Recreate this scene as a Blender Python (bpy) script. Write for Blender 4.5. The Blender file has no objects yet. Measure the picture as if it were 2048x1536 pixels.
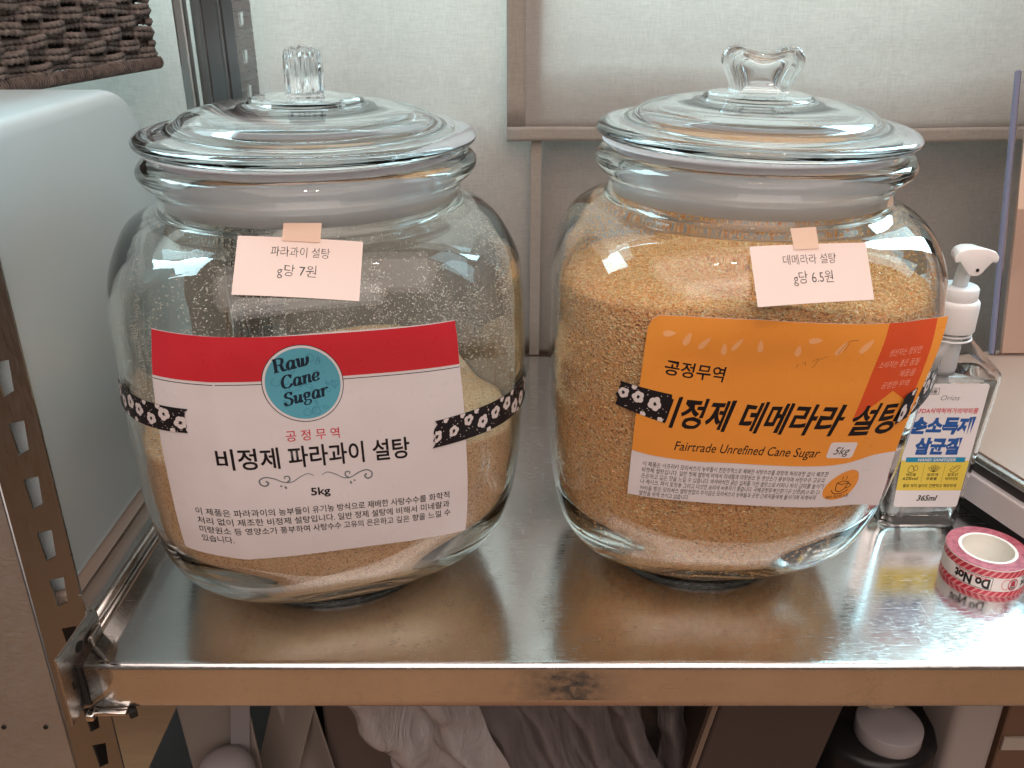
import bpy, bmesh, math, random
from mathutils import Vector, Matrix, noise
import numpy as np
R=math.radians
random.seed(7)
scene=bpy.context.scene
COL=scene.collection
# ------------------------------------------------------------------ camera
cam=bpy.data.cameras.new('camera'); cam.lens=1800/2048*36; cam.sensor_width=36
cam.clip_start=0.02; cam.clip_end=50
co=bpy.data.objects.new('camera',cam); COL.objects.link(co)
co.location=(0,0,0.36); co.rotation_euler=(R(90-24.6),0,0)
scene.camera=co
# ------------------------------------------------------------------ world (dim warm room)
w=bpy.data.worlds.new('World'); scene.world=w; w.use_nodes=True
bgn=w.node_tree.nodes['Background']; bgn.inputs[0].default_value=(0.75,0.62,0.54,1); bgn.inputs[1].default_value=0.15
# ------------------------------------------------------------------ lamps
def area(name,loc,target,sx,sy,power,col,shape='RECTANGLE'):
    l=bpy.data.lights.new(name,'AREA'); l.shape=shape; l.size=sx
    if shape in('RECTANGLE','ELLIPSE'): l.size_y=sy
    l.energy=power; l.color=col
    o=bpy.data.objects.new(name,l); COL.objects.link(o); o.location=loc
    d=Vector(target)-Vector(loc); o.rotation_euler=d.to_track_quat('-Z','Y').to_euler()
    return o
area('window_daylight',(0.05,1.16,0.99),(0.05,.2,0.82),2.6,0.94,175,(0.54,0.88,1.0))
area('side_window_daylight',(-1.0,0.80,1.0),(-.1,0.5,0.1),0.6,0.7,21.0,(0.62,0.92,1.0))
area('side_window_daylight',(1.15,0.55,1.05),(.1,0.5,0.2),0.4,0.7,3.0,(0.60,0.90,1.0))
area('overhead_fill',(0.25,-0.40,1.6),(0.05,0.5,0.15),2.6,1.9,25,(1.0,0.82,0.74))  # added large soft fill; the ceiling lights themselves are small
area('front_fill',(0.2,-1.5,1.05),(0.05,0.5,0.12),1.8,0.9,9.5,(1.0,0.85,0.79))  # added fill from the front to brighten gaskets and sugar
for i,(x,y) in enumerate(((-0.06,-0.25),(0.10,-0.30),(0.42,0.15))):
    area('ceiling_spot',(x,y,1.6),(x,y+.35,0),0.05,0.05,1.5,(1.0,0.82,0.66),'DISK')
scene.view_settings.view_transform='Standard'; scene.view_settings.look='None'
scene.view_settings.exposure=0.08; scene.view_settings.gamma=1
cy=scene.cycles
cy.use_denoising=True
try: cy.denoiser='OPENIMAGEDENOISE'; cy.denoising_input_passes='RGB_ALBEDO_NORMAL'
except Exception: pass
cy.max_bounces=18; cy.transmission_bounces=16; cy.transparent_max_bounces=16; cy.diffuse_bounces=4; cy.glossy_bounces=8
cy.sample_clamp_indirect=4.0; cy.sample_clamp_direct=0; cy.caustics_reflective=True; cy.caustics_refractive=True; cy.blur_glossy=0.3
cy.use_adaptive_sampling=True; cy.adaptive_threshold=0.01

# ------------------------------------------------------------------ materials
def s2l(c): return tuple(((x/255)/12.92 if x/255<=0.04045 else ((x/255+0.055)/1.055)**2.4) for x in c)
MATS={}
def mat(name,col,rough=0.5,metal=0.0,spec=0.5,coat=0.0,trans=0.0,sss=0.0,ior=1.45,alpha=1.0):
    if name in MATS: return MATS[name]
    m=bpy.data.materials.new(name); m.use_nodes=True; b=m.node_tree.nodes['Principled BSDF']
    b.inputs['Base Color'].default_value=(*col,1); b.inputs['Roughness'].default_value=rough; b.inputs['Metallic'].default_value=metal
    b.inputs['Specular IOR Level'].default_value=spec; b.inputs['Coat Weight'].default_value=coat; b.inputs['Coat Roughness'].default_value=0.08
    b.inputs['Transmission Weight'].default_value=trans; b.inputs['IOR'].default_value=ior; b.inputs['Subsurface Weight'].default_value=sss
    b.inputs['Subsurface Scale'].default_value=0.01; b.inputs['Alpha'].default_value=alpha
    MATS[name]=m; return m
class NT:
    def __init__(s,m): s.t=m.node_tree; s.b=m.node_tree.nodes.get('Principled BSDF'); s.out=m.node_tree.nodes.get('Material Output')
    def n(s,typ,**kw):
        k=s.t.nodes.new(typ)
        for a,v in kw.items():
            if a in k.inputs.keys() if False else False: pass
            setattr(k,a,v)
        return k
    def l(s,a,b): s.t.links.new(a,b)
    def coord(s,scale=(1,1,1),rot=(0,0,0),kind='Object'):
        c=s.n('ShaderNodeTexCoord'); mp=s.n('ShaderNodeMapping'); mp.inputs['Scale'].default_value=scale; mp.inputs['Rotation'].default_value=rot
        s.l(c.outputs[kind],mp.inputs[0]); return mp.outputs[0]
    def noise(s,vec,scale,detail=3,rough=0.5,dist=0):
        k=s.n('ShaderNodeTexNoise'); k.inputs['Scale'].default_value=scale; k.inputs['Detail'].default_value=detail; k.inputs['Roughness'].default_value=rough; k.inputs['Distortion'].default_value=dist
        if vec is not None: s.l(vec,k.inputs['Vector'])
        return k
    def ramp(s,fac,stops,interp='LINEAR'):
        k=s.n('ShaderNodeValToRGB'); k.color_ramp.interpolation=interp; e=k.color_ramp.elements
        while len(e)<len(stops): e.new(0.5)
        for i,(p,c) in enumerate(stops):
            e[i].position=p; e[i].color=(*c,1) if len(c)==3 else c
        s.l(fac,k.inputs[0]); return k
    def maprange(s,v,a,b,c,d):
        k=s.n('ShaderNodeMapRange'); 
        for i,x in zip((1,2,3,4),(a,b,c,d)): k.inputs[i].default_value=x
        s.l(v,k.inputs[0]); return k.outputs[0]
    def mix(s,fac,a,b,mode='MIX'):
        k=s.n('ShaderNodeMix'); k.data_type='RGBA'; k.blend_type=mode
        for sock,v in ((k.inputs[0],fac),(k.inputs[6],a),(k.inputs[7],b)):
            if hasattr(v,'links') or isinstance(v,bpy.types.NodeSocket): s.l(v,sock)
            elif isinstance(v,(int,float)): sock.default_value=v
            else: sock.default_value=(*v,1)
        return k.outputs[2]
    def math(s,op,a,b=None):
        k=s.n('ShaderNodeMath'); k.operation=op
        for sock,v in ((k.inputs[0],a),(k.inputs[1],b)):
            if v is None: continue
            if isinstance(v,bpy.types.NodeSocket): s.l(v,sock)
            else: sock.default_value=v
        return k.outputs[0]
    def bump(s,h,strength,dist,normal=None):
        k=s.n('ShaderNodeBump'); k.inputs['Strength'].default_value=strength; k.inputs['Distance'].default_value=dist
        s.l(h,k.inputs['Height'])
        if normal is not None: s.l(normal,k.inputs['Normal'])
        return k.outputs[0]

# glass: real refractive glass
def glass(name,col=(0.975,0.99,0.985),rough=0.0,ior=1.5,ripple=0.0):
    m=bpy.data.materials.new(name); m.use_nodes=True; t=NT(m); m.node_tree.nodes.remove(t.b)
    g=t.n('ShaderNodeBsdfGlass'); g.inputs['Color'].default_value=(*col,1); g.inputs['Roughness'].default_value=rough; g.inputs['IOR'].default_value=ior
    if ripple:
        nz=t.noise(t.coord(),22,2); t.l(t.bump(nz.outputs[0],ripple,0.004),g.inputs['Normal'])
    t.l(g.outputs[0],t.out.inputs[0]); return m
M_GLASS=glass('clear_jar_glass',ripple=0.12)
M_LID=glass('lid_glass',(0.97,0.985,0.99))
M_PET=glass('clear_bottle_plastic',(0.985,0.985,0.985),0.02,1.40)
M_GEL=glass('clear_gel',(0.99,0.99,0.985),0.0,1.34)

def steel(name,base,rough,streak=(1,1,1),rs=0.12,bump=0.05,dark=0.0):
    m=mat(name,base,rough,1.0); t=NT(m)
    v=t.coord(streak); nz=t.noise(v,60,5,.6)
    big=t.noise(t.coord(),9,4,.6)
    t.l(t.maprange(nz.outputs[0],.3,.7,rough-rs/2,rough+rs),t.b.inputs['Roughness'])
    c=t.mix(t.maprange(big.outputs[0],.35,.7,0,1),tuple(x*(.86-dark) for x in base),base)
    t.l(c,t.b.inputs['Base Color'])
    t.l(t.bump(nz.outputs[0],bump,0.0006),t.b.inputs['Normal'])
    return m
M_SHELF=steel('brushed_shelf_steel',(0.84,0.86,0.87),0.14,(3.0,16.0,3.0),0.12,0.03)
M_POST=steel('post_steel',(0.38,0.38,0.38),0.32,(12,12,1.2),0.12,0.02)
M_PLATE=steel('plate_steel',(0.62,0.64,0.65),0.5,(2,2,12),0.12,0.02)
M_BRK=steel('bracket_steel',(0.55,0.53,0.51),0.27,(1,1,6),0.06,0.008)
M_DARK=mat('dark_hole',(0.012,0.011,0.010),0.8)
# fine scratches and smudges on the shelf
t=NT(M_SHELF); _old=t.b.inputs['Roughness'].links[0].from_socket
_sc=t.noise(t.coord((1.2,40,40),(0,0,.04)),40,3,.7); _sc2=t.noise(t.coord((40,1.0,40),(0,0,-.12)),30,2,.7); _sm=t.noise(t.coord(),26,5,.7)
t.l(t.math('ADD',t.math('ADD',_old,t.maprange(_sc.outputs[0],.62,.72,0,.16)),t.math('ADD',t.maprange(_sc2.outputs[0],.66,.74,0,.12),t.maprange(_sm.outputs[0],.52,.70,0,.10))),t.b.inputs['Roughness'])
_oc=t.b.inputs['Base Color'].links[0].from_socket
t.l(t.mix(t.maprange(_sm.outputs[0],.55,.75,0,.5),_oc,(.62,.62,.60)),t.b.inputs['Base Color'])

def sugar_mat(name,dark,mid,light,cell,bumpd):
    m=mat(name,mid,0.42,0,0.5); t=NT(m)
    v=t.coord()
    vo=t.n('ShaderNodeTexVoronoi'); vo.inputs['Scale'].default_value=cell; t.l(v,vo.inputs['Vector'])
    sp=t.n('ShaderNodeSeparateColor'); t.l(vo.outputs['Color'],sp.inputs[0])
    big=t.noise(v,28,4,.6)
    r=t.ramp(sp.outputs[0],[(0.0,dark),(0.30,mid),(0.72,mid),(1.0,light)])
    c=t.mix(t.maprange(big.outputs[0],.35,.68,0,.35),r.outputs[0],light)
    t.l(c,t.b.inputs['Base Color'])
    t.l(t.maprange(sp.outputs[1],0,1,.2,.75),t.b.inputs['Roughness'])
    b1=t.bump(vo.outputs['Distance'],0.9,bumpd)
    t.l(b1,t.b.inputs['Normal'])
    return m
M_SUG1=sugar_mat('fine_raw_sugar',(0.42,0.19,0.09),(0.95,0.58,0.34),(1.0,0.82,0.56),1500,0.0005)
M_SUG2=sugar_mat('coarse_demerara_sugar',(0.38,0.12,0.04),(0.95,0.44,0.18),(1.0,0.80,0.47),850,0.0012)
def grain_mat(name,a,b):
    m=mat(name,a,0.22,0,0.6,ior=1.5); t=NT(m)
    vo=t.n('ShaderNodeTexVoronoi'); vo.inputs['Scale'].default_value=900; t.l(t.coord(),vo.inputs['Vector'])
    sp=t.n('ShaderNodeSeparateColor'); t.l(vo.outputs['Color'],sp.inputs[0])
    t.l(t.mix(sp.outputs[0],a,b),t.b.inputs['Base Color']); return m
M_GR2=grain_mat('sugar_crystals',(0.88,0.36,0.11),(1.0,0.74,0.38))
M_GR1=grain_mat('sugar_dust_grains',(0.80,0.70,0.60),(0.95,0.92,0.88))

def fabric(name,col,transl,tint):
    m=bpy.data.materials.new(name); m.use_nodes=True; t=NT(m); m.node_tree.nodes.remove(t.b)
    v=t.coord((1,1,1))
    n1=t.noise(t.coord((1,1,9)),90,3,.7); n2=t.noise(t.coord((9,1,1)),110,3,.7); n3=t.noise(v,7,4,.6)
    wv=t.mix(.5,n1.outputs[0],n2.outputs[0])
    k=t.ramp(wv,[(0.35,tuple(c*.84 for c in col)),(0.65,tuple(min(1,c*1.08) for c in col))])
    k2=t.mix(t.maprange(n3.outputs[0],.3,.7,0,.25),k.outputs[0],tuple(c*.75 for c in col))
    d=t.n('ShaderNodeBsdfDiffuse'); tr=t.n('ShaderNodeBsdfTranslucent'); mx=t.n('ShaderNodeMixShader')
    t.l(k2,d.inputs[0]); t.l(t.mix(1.0,k2,tint,'MULTIPLY'),tr.inputs[0]); mx.inputs[0].default_value=transl
    bp=t.bump(wv,.35,.0006); t.l(bp,d.inputs[1])
    t.l(d.outputs[0],mx.inputs[1]); t.l(tr.outputs[0],mx.inputs[2]); t.l(mx.outputs[0],t.out.inputs[0]); return m
M_CURT=fabric('beige_linen',(0.62,0.56,0.52),0.5,(1,1,1))
M_HEM=fabric('doubled_linen_hem',(0.44,0.375,0.33),0.22,(1,.95,.9))  # same linen, colour darkened where the doubled hem blocks backlight

M_BIN=mat('white_bin_plastic',(0.52,0.60,0.63),0.33,0,.5)
M_BINBASE=mat('beige_edge_reflection',(0.62,0.50,0.43),0.35,0,.5)
M_ROPE=mat('brown_paper_rope',(0.115,0.075,0.068),0.62,0,.35)
t=NT(M_ROPE); nz=t.noise(t.coord(),140,4,.7); t.l(t.mix(t.maprange(nz.outputs[0],.3,.7,0,1),(0.065,0.046,0.041),(0.24,0.18,0.155)),t.b.inputs['Base Color']); t.l(t.bump(nz.outputs[0],.4,.0008),t.b.inputs['Normal'])
M_ROPED=mat('basket_gap_shade',(0.02,0.016,0.016),0.8)
M_GASK=bpy.data.materials.new('milky_gasket_plastic'); M_GASK.use_nodes=True; t=NT(M_GASK)
t.b.inputs['Base Color'].default_value=(.95,.92,.94,1); t.b.inputs['Roughness'].default_value=.35
_tr=t.n('ShaderNodeBsdfTranslucent'); _tr.inputs[0].default_value=(.95,.94,.96,1); _mx=t.n('ShaderNodeMixShader'); _mx.inputs[0].default_value=.4; t.l(t.b.outputs[0],_mx.inputs[1]); t.l(_tr.outputs[0],_mx.inputs[2]); t.l(_mx.outputs[0],t.out.inputs[0])
def paper(name,col,rough=.32,coat=.25):
    m=mat(name,col,rough,0,.45,coat); t=NT(m); v=t.coord()
    n=t.noise(v,16,3,.5); n2=t.noise(t.coord((1,1,.18)),55,2,.5)
    t.l(t.bump(n.outputs[0],.38,.005,t.bump(n2.outputs[0],.35,.0016)),t.b.inputs['Normal']); n3=t.noise(v,120,4,.7); t.l(t.maprange(n3.outputs[0],.35,.65,rough-.06,rough+.10),t.b.inputs['Roughness']); return m
M_PAPER=paper('white_label_paper',(0.76,0.72,0.74))
M_CARD=mat('blush_card_paper',(0.82,0.655,0.60),0.75)
M_MASK=mat('masking_tape',(0.85,0.60,0.46),0.6,alpha=0.80)
M_RED=paper('label_red',(0.62,0.030,0.045))
M_ORANGE=paper('label_orange',(0.86,0.33,0.055))
M_FLAG=paper('label_vermilion',(0.70,0.095,0.03))
M_LEAF=paper('label_pale_leaf',(0.90,0.46,0.20))
M_BLUEC=paper('label_teal_blue',(0.11,0.41,0.54))
M_BLUED=paper('label_teal_line',(0.035,0.21,0.33))
M_INK=mat('black_ink',(0.012,0.011,0.014),0.35,0,.4)
M_PEN=mat('grey_pen_ink',(0.06,0.055,0.06),0.6)
M_NAVY=mat('navy_ink',(0.01,0.025,0.05),0.4)
M_REDINK=mat('red_ink',(0.62,0.03,0.06),0.4)
M_GREYINK=mat('grey_ink',(0.16,0.19,0.22),0.4)
M_WASHI=mat('washi_black',(0.010,0.009,0.013),0.45)
M_WASHW=mat('washi_white',(0.74,0.68,0.68),0.5)
M_LTINK=mat('pale_flag_ink',(0.86,0.36,0.25),0.5)
M_BBLUE=mat('bottle_blue_ink',(0.015,0.10,0.36),0.35)
M_BCYAN=mat('bottle_cyan',(0.01,0.27,0.47),0.35)
M_BYEL=mat('bottle_yellow',(0.80,0.62,0.09),0.35)
M_BWHITE=mat('bottle_label_white',(0.82,0.79,0.80),0.35,0,.5,.2)
M_PUMP=mat('white_pump_plastic',(0.86,0.84,0.84),0.28,0,.5,sss=.15)
M_PUMPT=mat('translucent_pump_plastic',(0.88,0.88,0.89),0.3,0,.5,trans=.12,ior=1.3)
M_TRED=mat('tape_red',(0.52,0.025,0.065),0.35,0,.5,.2)
M_TRED2=mat('tape_red_side',(0.50,0.07,0.10),0.5)
t=NT(M_TRED2); nz=t.noise(t.coord(),260,3,.6); t.l(t.mix(t.maprange(nz.outputs[0],.35,.65,0,1),(0.30,0.02,0.045),(0.50,0.10,0.13)),t.b.inputs['Base Color'])
M_TPINK=mat('tape_pink_stripe',(0.78,0.27,0.27),0.35,0,.5,.2)
M_TWHITE=mat('tape_white',(0.80,0.76,0.75),0.35,0,.5,.2)
M_CORE=mat('tape_core_paper',(0.86,0.80,0.73),0.6)

# ------------------------------------------------------------------ object helpers
def link(o,parent=None):
    COL.objects.link(o)
    if parent is not None: o.parent=parent
    return o
def wloc(p):
    v=Vector((0,0,0))
    while p is not None: v+=p.location; p=p.parent
    return v
def empty(name,loc,label,cat,group=None):
    o=bpy.data.objects.new(name,None); COL.objects.link(o); o.location=loc; o.empty_display_size=.02
    o['label']=label; o['category']=cat
    if group: o['group']=group
    return o
def tag(o,label=None,cat=None,group=None,kind=None):
    for k,v in (('label',label),('category',cat),('group',group),('kind',kind)):
        if v: o[k]=v
    return o
def mk(name,verts,faces,m,parent=None,smooth=False,local=False,mats=None,fm=None):
    off=wloc(parent) if (parent is not None and not local) else Vector((0,0,0))
    me=bpy.data.meshes.new(name); me.from_pydata([tuple(Vector(v)-off) for v in verts],[],faces); me.update()
    if mats:
        for x in mats: me.materials.append(x)
        for p,i in zip(me.polygons,fm): p.material_index=i
    else: me.materials.append(m)
    if smooth:
        for p in me.polygons: p.use_smooth=True
    return link(bpy.data.objects.new(name,me),parent)
def frombm(name,bm,m,parent=None,smooth=False,mats=None):
    off=wloc(parent) if parent is not None else Vector((0,0,0))
    if off.length: bmesh.ops.translate(bm,verts=bm.verts,vec=-off)
    me=bpy.data.meshes.new(name); bm.to_mesh(me); bm.free()
    for x in (mats or [m]): me.materials.append(x)
    if smooth:
        for p in me.polygons: p.use_smooth=True
    return link(bpy.data.objects.new(name,me),parent)
def box(bm,c,s,rot=0,bev=0,seg=2,mi=0,M=None):
    mt=Matrix.Translation(c)@Matrix.Rotation(rot,4,'Z')@Matrix.Diagonal((*s,1))
    if M is not None: mt=M@mt
    r=bmesh.ops.create_cube(bm,size=1,matrix=mt)
    fs=set(f for v in r['verts'] for f in v.link_faces)
    for f in fs: f.material_index=mi
    if bev: bmesh.ops.bevel(bm,geom=list({e for v in r['verts'] for e in v.link_edges}),offset=bev,segments=seg,affect='EDGES',profile=.5)
def lathe(prof,n=96,c=(0,0,0),closed=False,M=None):
    V=[];Fc=[]
    for r,z in prof:
        for i in range(n):
            a=2*math.pi*i/n; V.append((c[0]+r*math.cos(a),c[1]+r*math.sin(a),c[2]+z))
    k=len(prof)
    for j in range(k-1 if not closed else k):
        for i in range(n):
            a=j*n+i;b=j*n+(i+1)%n;c2=((j+1)%k)*n+(i+1)%n;d=((j+1)%k)*n+i
            Fc.append((a,b,c2,d))
    return V,Fc
def caplathe(prof,n=96,c=(0,0,0)):
    V,Fc=lathe(prof,n,c); k=len(prof)
    V.append((c[0],c[1],c[2]+prof[0][1])); V.append((c[0],c[1],c[2]+prof[-1][1])); a=len(V)-2;b=a+1
    for i in range(n):
        Fc.append((a,(i+1)%n,i)); Fc.append((b,(k-1)*n+i,(k-1)*n+(i+1)%n))
    return V,Fc
def tube(pts,r,n=8,cap=True):
    V=[];Fc=[]; pts=[Vector(p) for p in pts]; prev=None
    for i,p in enumerate(pts):
        t=(pts[min(i+1,len(pts)-1)]-pts[max(i-1,0)]).normalized()
        if prev is None: u=t.orthogonal().normalized()
        else: u=(prev-t*prev.dot(t)).normalized()
        prev=u; w2=t.cross(u); rr=r[i] if isinstance(r,(list,tuple)) else r
        for j in range(n):
            a=2*math.pi*j/n; V.append(p+u*math.cos(a)*rr+w2*math.sin(a)*rr)
    for i in range(len(pts)-1):
        for j in range(n):
            Fc.append((i*n+j,i*n+(j+1)%n,(i+1)*n+(j+1)%n,(i+1)*n+j))
    if cap: Fc.append(tuple(range(n))[::-1]); Fc.append(tuple((len(pts)-1)*n+j for j in range(n)))
    return V,Fc
def merge(*vf):
    V=[];Fc=[]
    for v,f in vf:
        k=len(V); V+=list(v); Fc+=[tuple(i+k for i in q) for q in f]
    return V,Fc
# ------------------------------------------------------------------ setting
def grid_sheet(name,x0,x1,z0,z1,fy,m,nx=60,nz=40,parent=None,thick=0.0012):
    V=[];Fc=[]
    for side in (0,1):
        for j in range(nz+1):
            for i in range(nx+1):
                x=x0+(x1-x0)*i/nx; z=z0+(z1-z0)*j/nz; V.append((x,fy(x,z)+side*thick,z))
    k=(nx+1)*(nz+1)
    for j in range(nz):
        for i in range(nx):
            a=j*(nx+1)+i; Fc.append((a,a+1,a+nx+2,a+nx+1)); Fc.append((k+a,k+a+nx+1,k+a+nx+2,k+a+1))
    for i in range(nx):
        Fc.append((i,k+i,k+i+1,i+1)); a=nz*(nx+1)+i; Fc.append((a,a+1,k+a+1,k+a))
    for j in range(nz):
        a=j*(nx+1); Fc.append((a,a+nx+1,k+a+nx+1,k+a)); a+=nx; Fc.append((a,k+a,k+a+nx+1,a+nx+1))
    return mk(name,V,Fc,m,parent,True)
def fold(x,z,a,f,ph=0): return a*math.sin(x*f+ph+.6*math.sin(x*f*.37+z*2))*(.6+.4*math.sin(z*3+x))+.004*noise.noise(Vector((x*9,z*7,ph)))
M_WALL=mat('plaster_wall',(0.55,0.50,0.46),0.8)
bm=bmesh.new(); box(bm,(0,1.10,-.135),(3.4,.10,.87)); tag(frombm('wall',bm,M_WALL),kind='structure')
bm=bmesh.new(); box(bm,(0,1.6,-1.0),(8,8,.02)); o=frombm('floor',bm,mat('brown_wood_floor',(0.30,0.155,0.085),0.6)); tag(o,kind='structure')
t=NT(o.data.materials[0]); nz=t.noise(t.coord((1,8,1)),6,4,.6); t.l(t.mix(nz.outputs[0],(0.24,0.10,0.045),(0.42,0.18,0.08)),t.b.inputs['Base Color'])
o.location=(0,-2.4,0)
# unseen blocks added behind the curtain to shade the lower cloth
wf=empty('backlight_blocker',(0.05,1.0,.25),'added unseen ledge behind the linen curtains, seen only as soft shade on the cloth','added ledge')
bm=bmesh.new(); box(bm,(-.60,.985,.145),(1.20,.11,.25)); frombm('blocker',bm,M_WALL,wf)
bm=bmesh.new(); box(bm,(.62,.985,.155),(1.20,.11,.28)); frombm('blocker',bm,M_WALL,wf)
bm=bmesh.new(); box(bm,(.455,.96,.20),(.075,.05,.46)); frombm('patch_blocker',bm,M_WALL,wf)  # unseen block added to shade a dark patch on the cloth
fm_=empty('added_dark_mat',(.12,-.75,-.985),'dark mat added unseen on the floor, for a dark reflection in the shelf edge','mat'); bm=bmesh.new(); box(bm,(.12,-.75,-.982),(.135,.5,.012),bev=.004,seg=1); frombm('mat_sheet',bm,M_DARK,fm_)  # added out of view to mirror as a dark patch in the lip

c1=empty('curtain',(-.25,.90,0),'pale linen curtain panel hanging behind the left jar, bright at the top','curtain')
grid_sheet('cloth',-.85,.028,-.012,1.05,lambda x,z:.888+fold(x,z,.011,24)+.0*z,M_CURT,90,50,c1)
bm=bmesh.new(); box(bm,(.0235,.884,.17),(.010,.0016,.36)); frombm('side_hem',bm,M_HEM,c1)
c2=empty('curtain',(.45,.91,0),'plain beige linen curtain panel behind the right jar and bottle','curtain')
grid_sheet('cloth',.020,1.0,-.02,.30,lambda x,z:.905+fold(x,z,.008,17,1.3),M_CURT,70,40,c2)
c3=empty('curtain',(.45,.87,.21),'short linen cafe curtain with a stitched darker hem, overlapping above the right jar','curtain')
fy3=lambda x,z:.872+fold(x,z,.009,14,.4)
grid_sheet('cloth',-.0045,.62,.2135,1.05,fy3,M_CURT,60,40,c3)
def strip(x0,x1,z0,z1,fy,m,parent,name,nx=40,nz=4): return grid_sheet(name,x0,x1,z0,z1,lambda x,z:fy(x,z)-.0022,m,nx,nz,parent,.001)
strip(-.0048,.62,.2132,.2265,fy3,M_HEM,c3,'bottom_hem')
strip(-.0048,.0125,.2267,1.05,fy3,M_HEM,c3,'side_hem',4,40)

# ------------------------------------------------------------------ steel shelving unit
su=empty('shelving_unit',(-.24,.39,-.9),'stainless steel shelving unit with slotted corner posts, carrying both sugar jars','shelving')
SX0,SX1,SY0,SY1=-.2445,.62,.400,.850
# shelf deck: top sheet with rolled front lip
def deck():
    V=[];Fc=[]
    prof=[(SY1+.004,-.028),(SY1+.004,-.0015),(SY1+.0025,0)]
    n=24
    for i in range(n+1): prof.append((SY1-(SY1-SY0-.004)*i/n,0))
    for a in (15,30,45,60,75,90): prof.append((SY0+.0025-.0025*math.sin(R(a)),-.0025+.0025*math.cos(R(a))))
    for i in range(1,7): prof.append((SY0,-.0025-(.0265)*i/6))
    prof+= [(SY0+.0012,-.0302),(SY0+.012,-.0302)]
    nx=40
    for (y,z) in prof:
        for i in range(nx+1):
            V.append((SX0+(SX1-SX0)*i/nx,y,z))
    for j in range(len(prof)-1):
        for i in range(nx):
            a=j*(nx+1)+i; Fc.append((a,a+1,a+nx+2,a+nx+1))
    return V,Fc
V,Fc=deck(); sh=mk('shelf_deck',V,Fc,M_SHELF,su,True)
md=sh.modifiers.new('s','SOLIDIFY'); md.thickness=.0009; md.offset=-1
# dotted press marks along front edge
V=[];Fc=[]
for row,(yy,zz,up) in enumerate(((.4085,.00012,1),(SY0-.00012,-.0045,0),(SY0-.00012,-.0275,0))):
    x=SX0+.012
    while x<SX1-.05:
        L=random.choice((.0008,.0012,.0020)); k=len(V); wd=.00022
        if random.random()<.72:
            if up: V+=[(x,yy-wd,zz),(x+L,yy-wd,zz),(x+L,yy+wd,zz),(x,yy+wd,zz)]
            else: V+=[(x,yy,zz-wd),(x+L,yy,zz-wd),(x+L,yy,zz+wd),(x,yy,zz+wd)]
            Fc.append((k,k+1,k+2,k+3))
        x+=L+random.uniform(.0012,.0032)
o=mk('press_mark',V,Fc,mat('steel_press_mark',(0.22,0.20,0.18),.5,1.0),su); tag(o,kind='stuff')
# left flange beyond the bead, and the bead
bm=bmesh.new(); box(bm,(-.2670,.647,-.0022),(.038,.406,.0016),bev=.0004,seg=1); frombm('side_flange',bm,M_SHELF,su)
V,Fc=tube([(-.2535,.431,.0022),(-.2530,.50,.0022),(-.251,.70,.0022),(-.250,.846,.0022)],.0036,16); mk('edge_bead',V,Fc,M_BRK,su,True)
V,Fc=tube([(-.2480,.428,.0006),(-.2478,.50,.0006),(-.246,.70,.0006),(-.245,.846,.0006)],.0012,10); mk('edge_bead',V,Fc,M_BRK,su,True)
# slotted posts
def slotted(x0,x1,y,z0,z1,holes,hw_top,hw_bot,hh,m,parent,name,thick=.0016,slant=0.0):
    """flat strip in the XZ plane, with keystone holes centred at (hx,hz)"""
    bm=bmesh.new(); holes=sorted(holes,key=lambda h:h[1]); zc=[z0]
    for a,b in zip(holes,holes[1:]): zc.append((a[1]+b[1])/2)
    zc.append(z1)
    if not holes: zc=[z0,z1]
    for i,(hx,hz) in enumerate(holes):
        o=[bm.verts.new(p) for p in ((x0,y,zc[i]),(x1,y,zc[i]),(x1,y,zc[i+1]),(x0,y,zc[i+1]))]
        q=[bm.verts.new(p) for p in ((hx-hw_bot+slant*.3,y,hz-hh),(hx+hw_bot,y,hz-hh*.66),(hx+hw_top,y,hz+hh),(hx-hw_top,y,hz+hh*.80))]
        for k in range(4): bm.faces.new((o[k],o[(k+1)%4],q[(k+1)%4],q[k]))
    bmesh.ops.remove_doubles(bm,verts=bm.verts,dist=1e-6)
    bmesh.ops.recalc_face_normals(bm,faces=bm.faces)
    o=frombm(name,bm,m,parent); md=o.modifiers.new('s','SOLIDIFY'); md.thickness=thick; md.offset=0
    return o
post=bpy.data.objects.new('post',None); 
hz=[0.1643, 0.1286, 0.0937, 0.0583, 0.0253, -0.0106, -0.0747, -0.1059, -0.1396, -0.1753, -0.2109, 0.1998, 0.2354, 0.271, 0.3066]
P1=slotted(-.2866,-.2562,.435,-.9,.36,[(-.2684,z) for z in hz],.0046,.0032,.0109,M_POST,su,'post')
bm=bmesh.new(); box(bm,(-.2874,.4548,-.27),(.0016,.0380,1.26)); frombm('post_flange',bm,M_POST,P1)
V,Fc=tube([(-.2870,.4352,-.9),(-.2870,.4352,.36)],.0014,10); mk('post_corner',V,Fc,M_POST,P1,True)
# back-left post: angle with slotted right flange
P2=slotted(-.2425,-.2270,.846,-.9,.62,[(-.2360,z) for z in (.3225,.2915,.262,.352,.383,.414,.445)],.0022,.0016,.0062,M_BRK,su,'post')
bm=bmesh.new(); box(bm,(-.2430,.8565,-.14),(.0018,.020,1.52)); box(bm,(-.2645,.8660,-.14),(.042,.0016,1.52)); box(bm,(-.2600,.8635,-.14),(.004,.004,1.52),bev=.001); box(bm,(-.2770,.8640,-.14),(.003,.003,1.52),bev=.001); frombm('post_flange',bm,mat('shaded_post_steel',(0.34,0.35,0.36),.24,1.0),P2)  # inner flange steel darkened in colour for the shade inside the post
bm=bmesh.new(); box(bm,(-.2905,.852,-.14),(.010,.012,1.52),bev=.002); frombm('post_flange',bm,mat('lit_post_steel',(0.72,0.76,0.75),.28,1.0),P2)  # same post steel, paler in colour as its lit side
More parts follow.
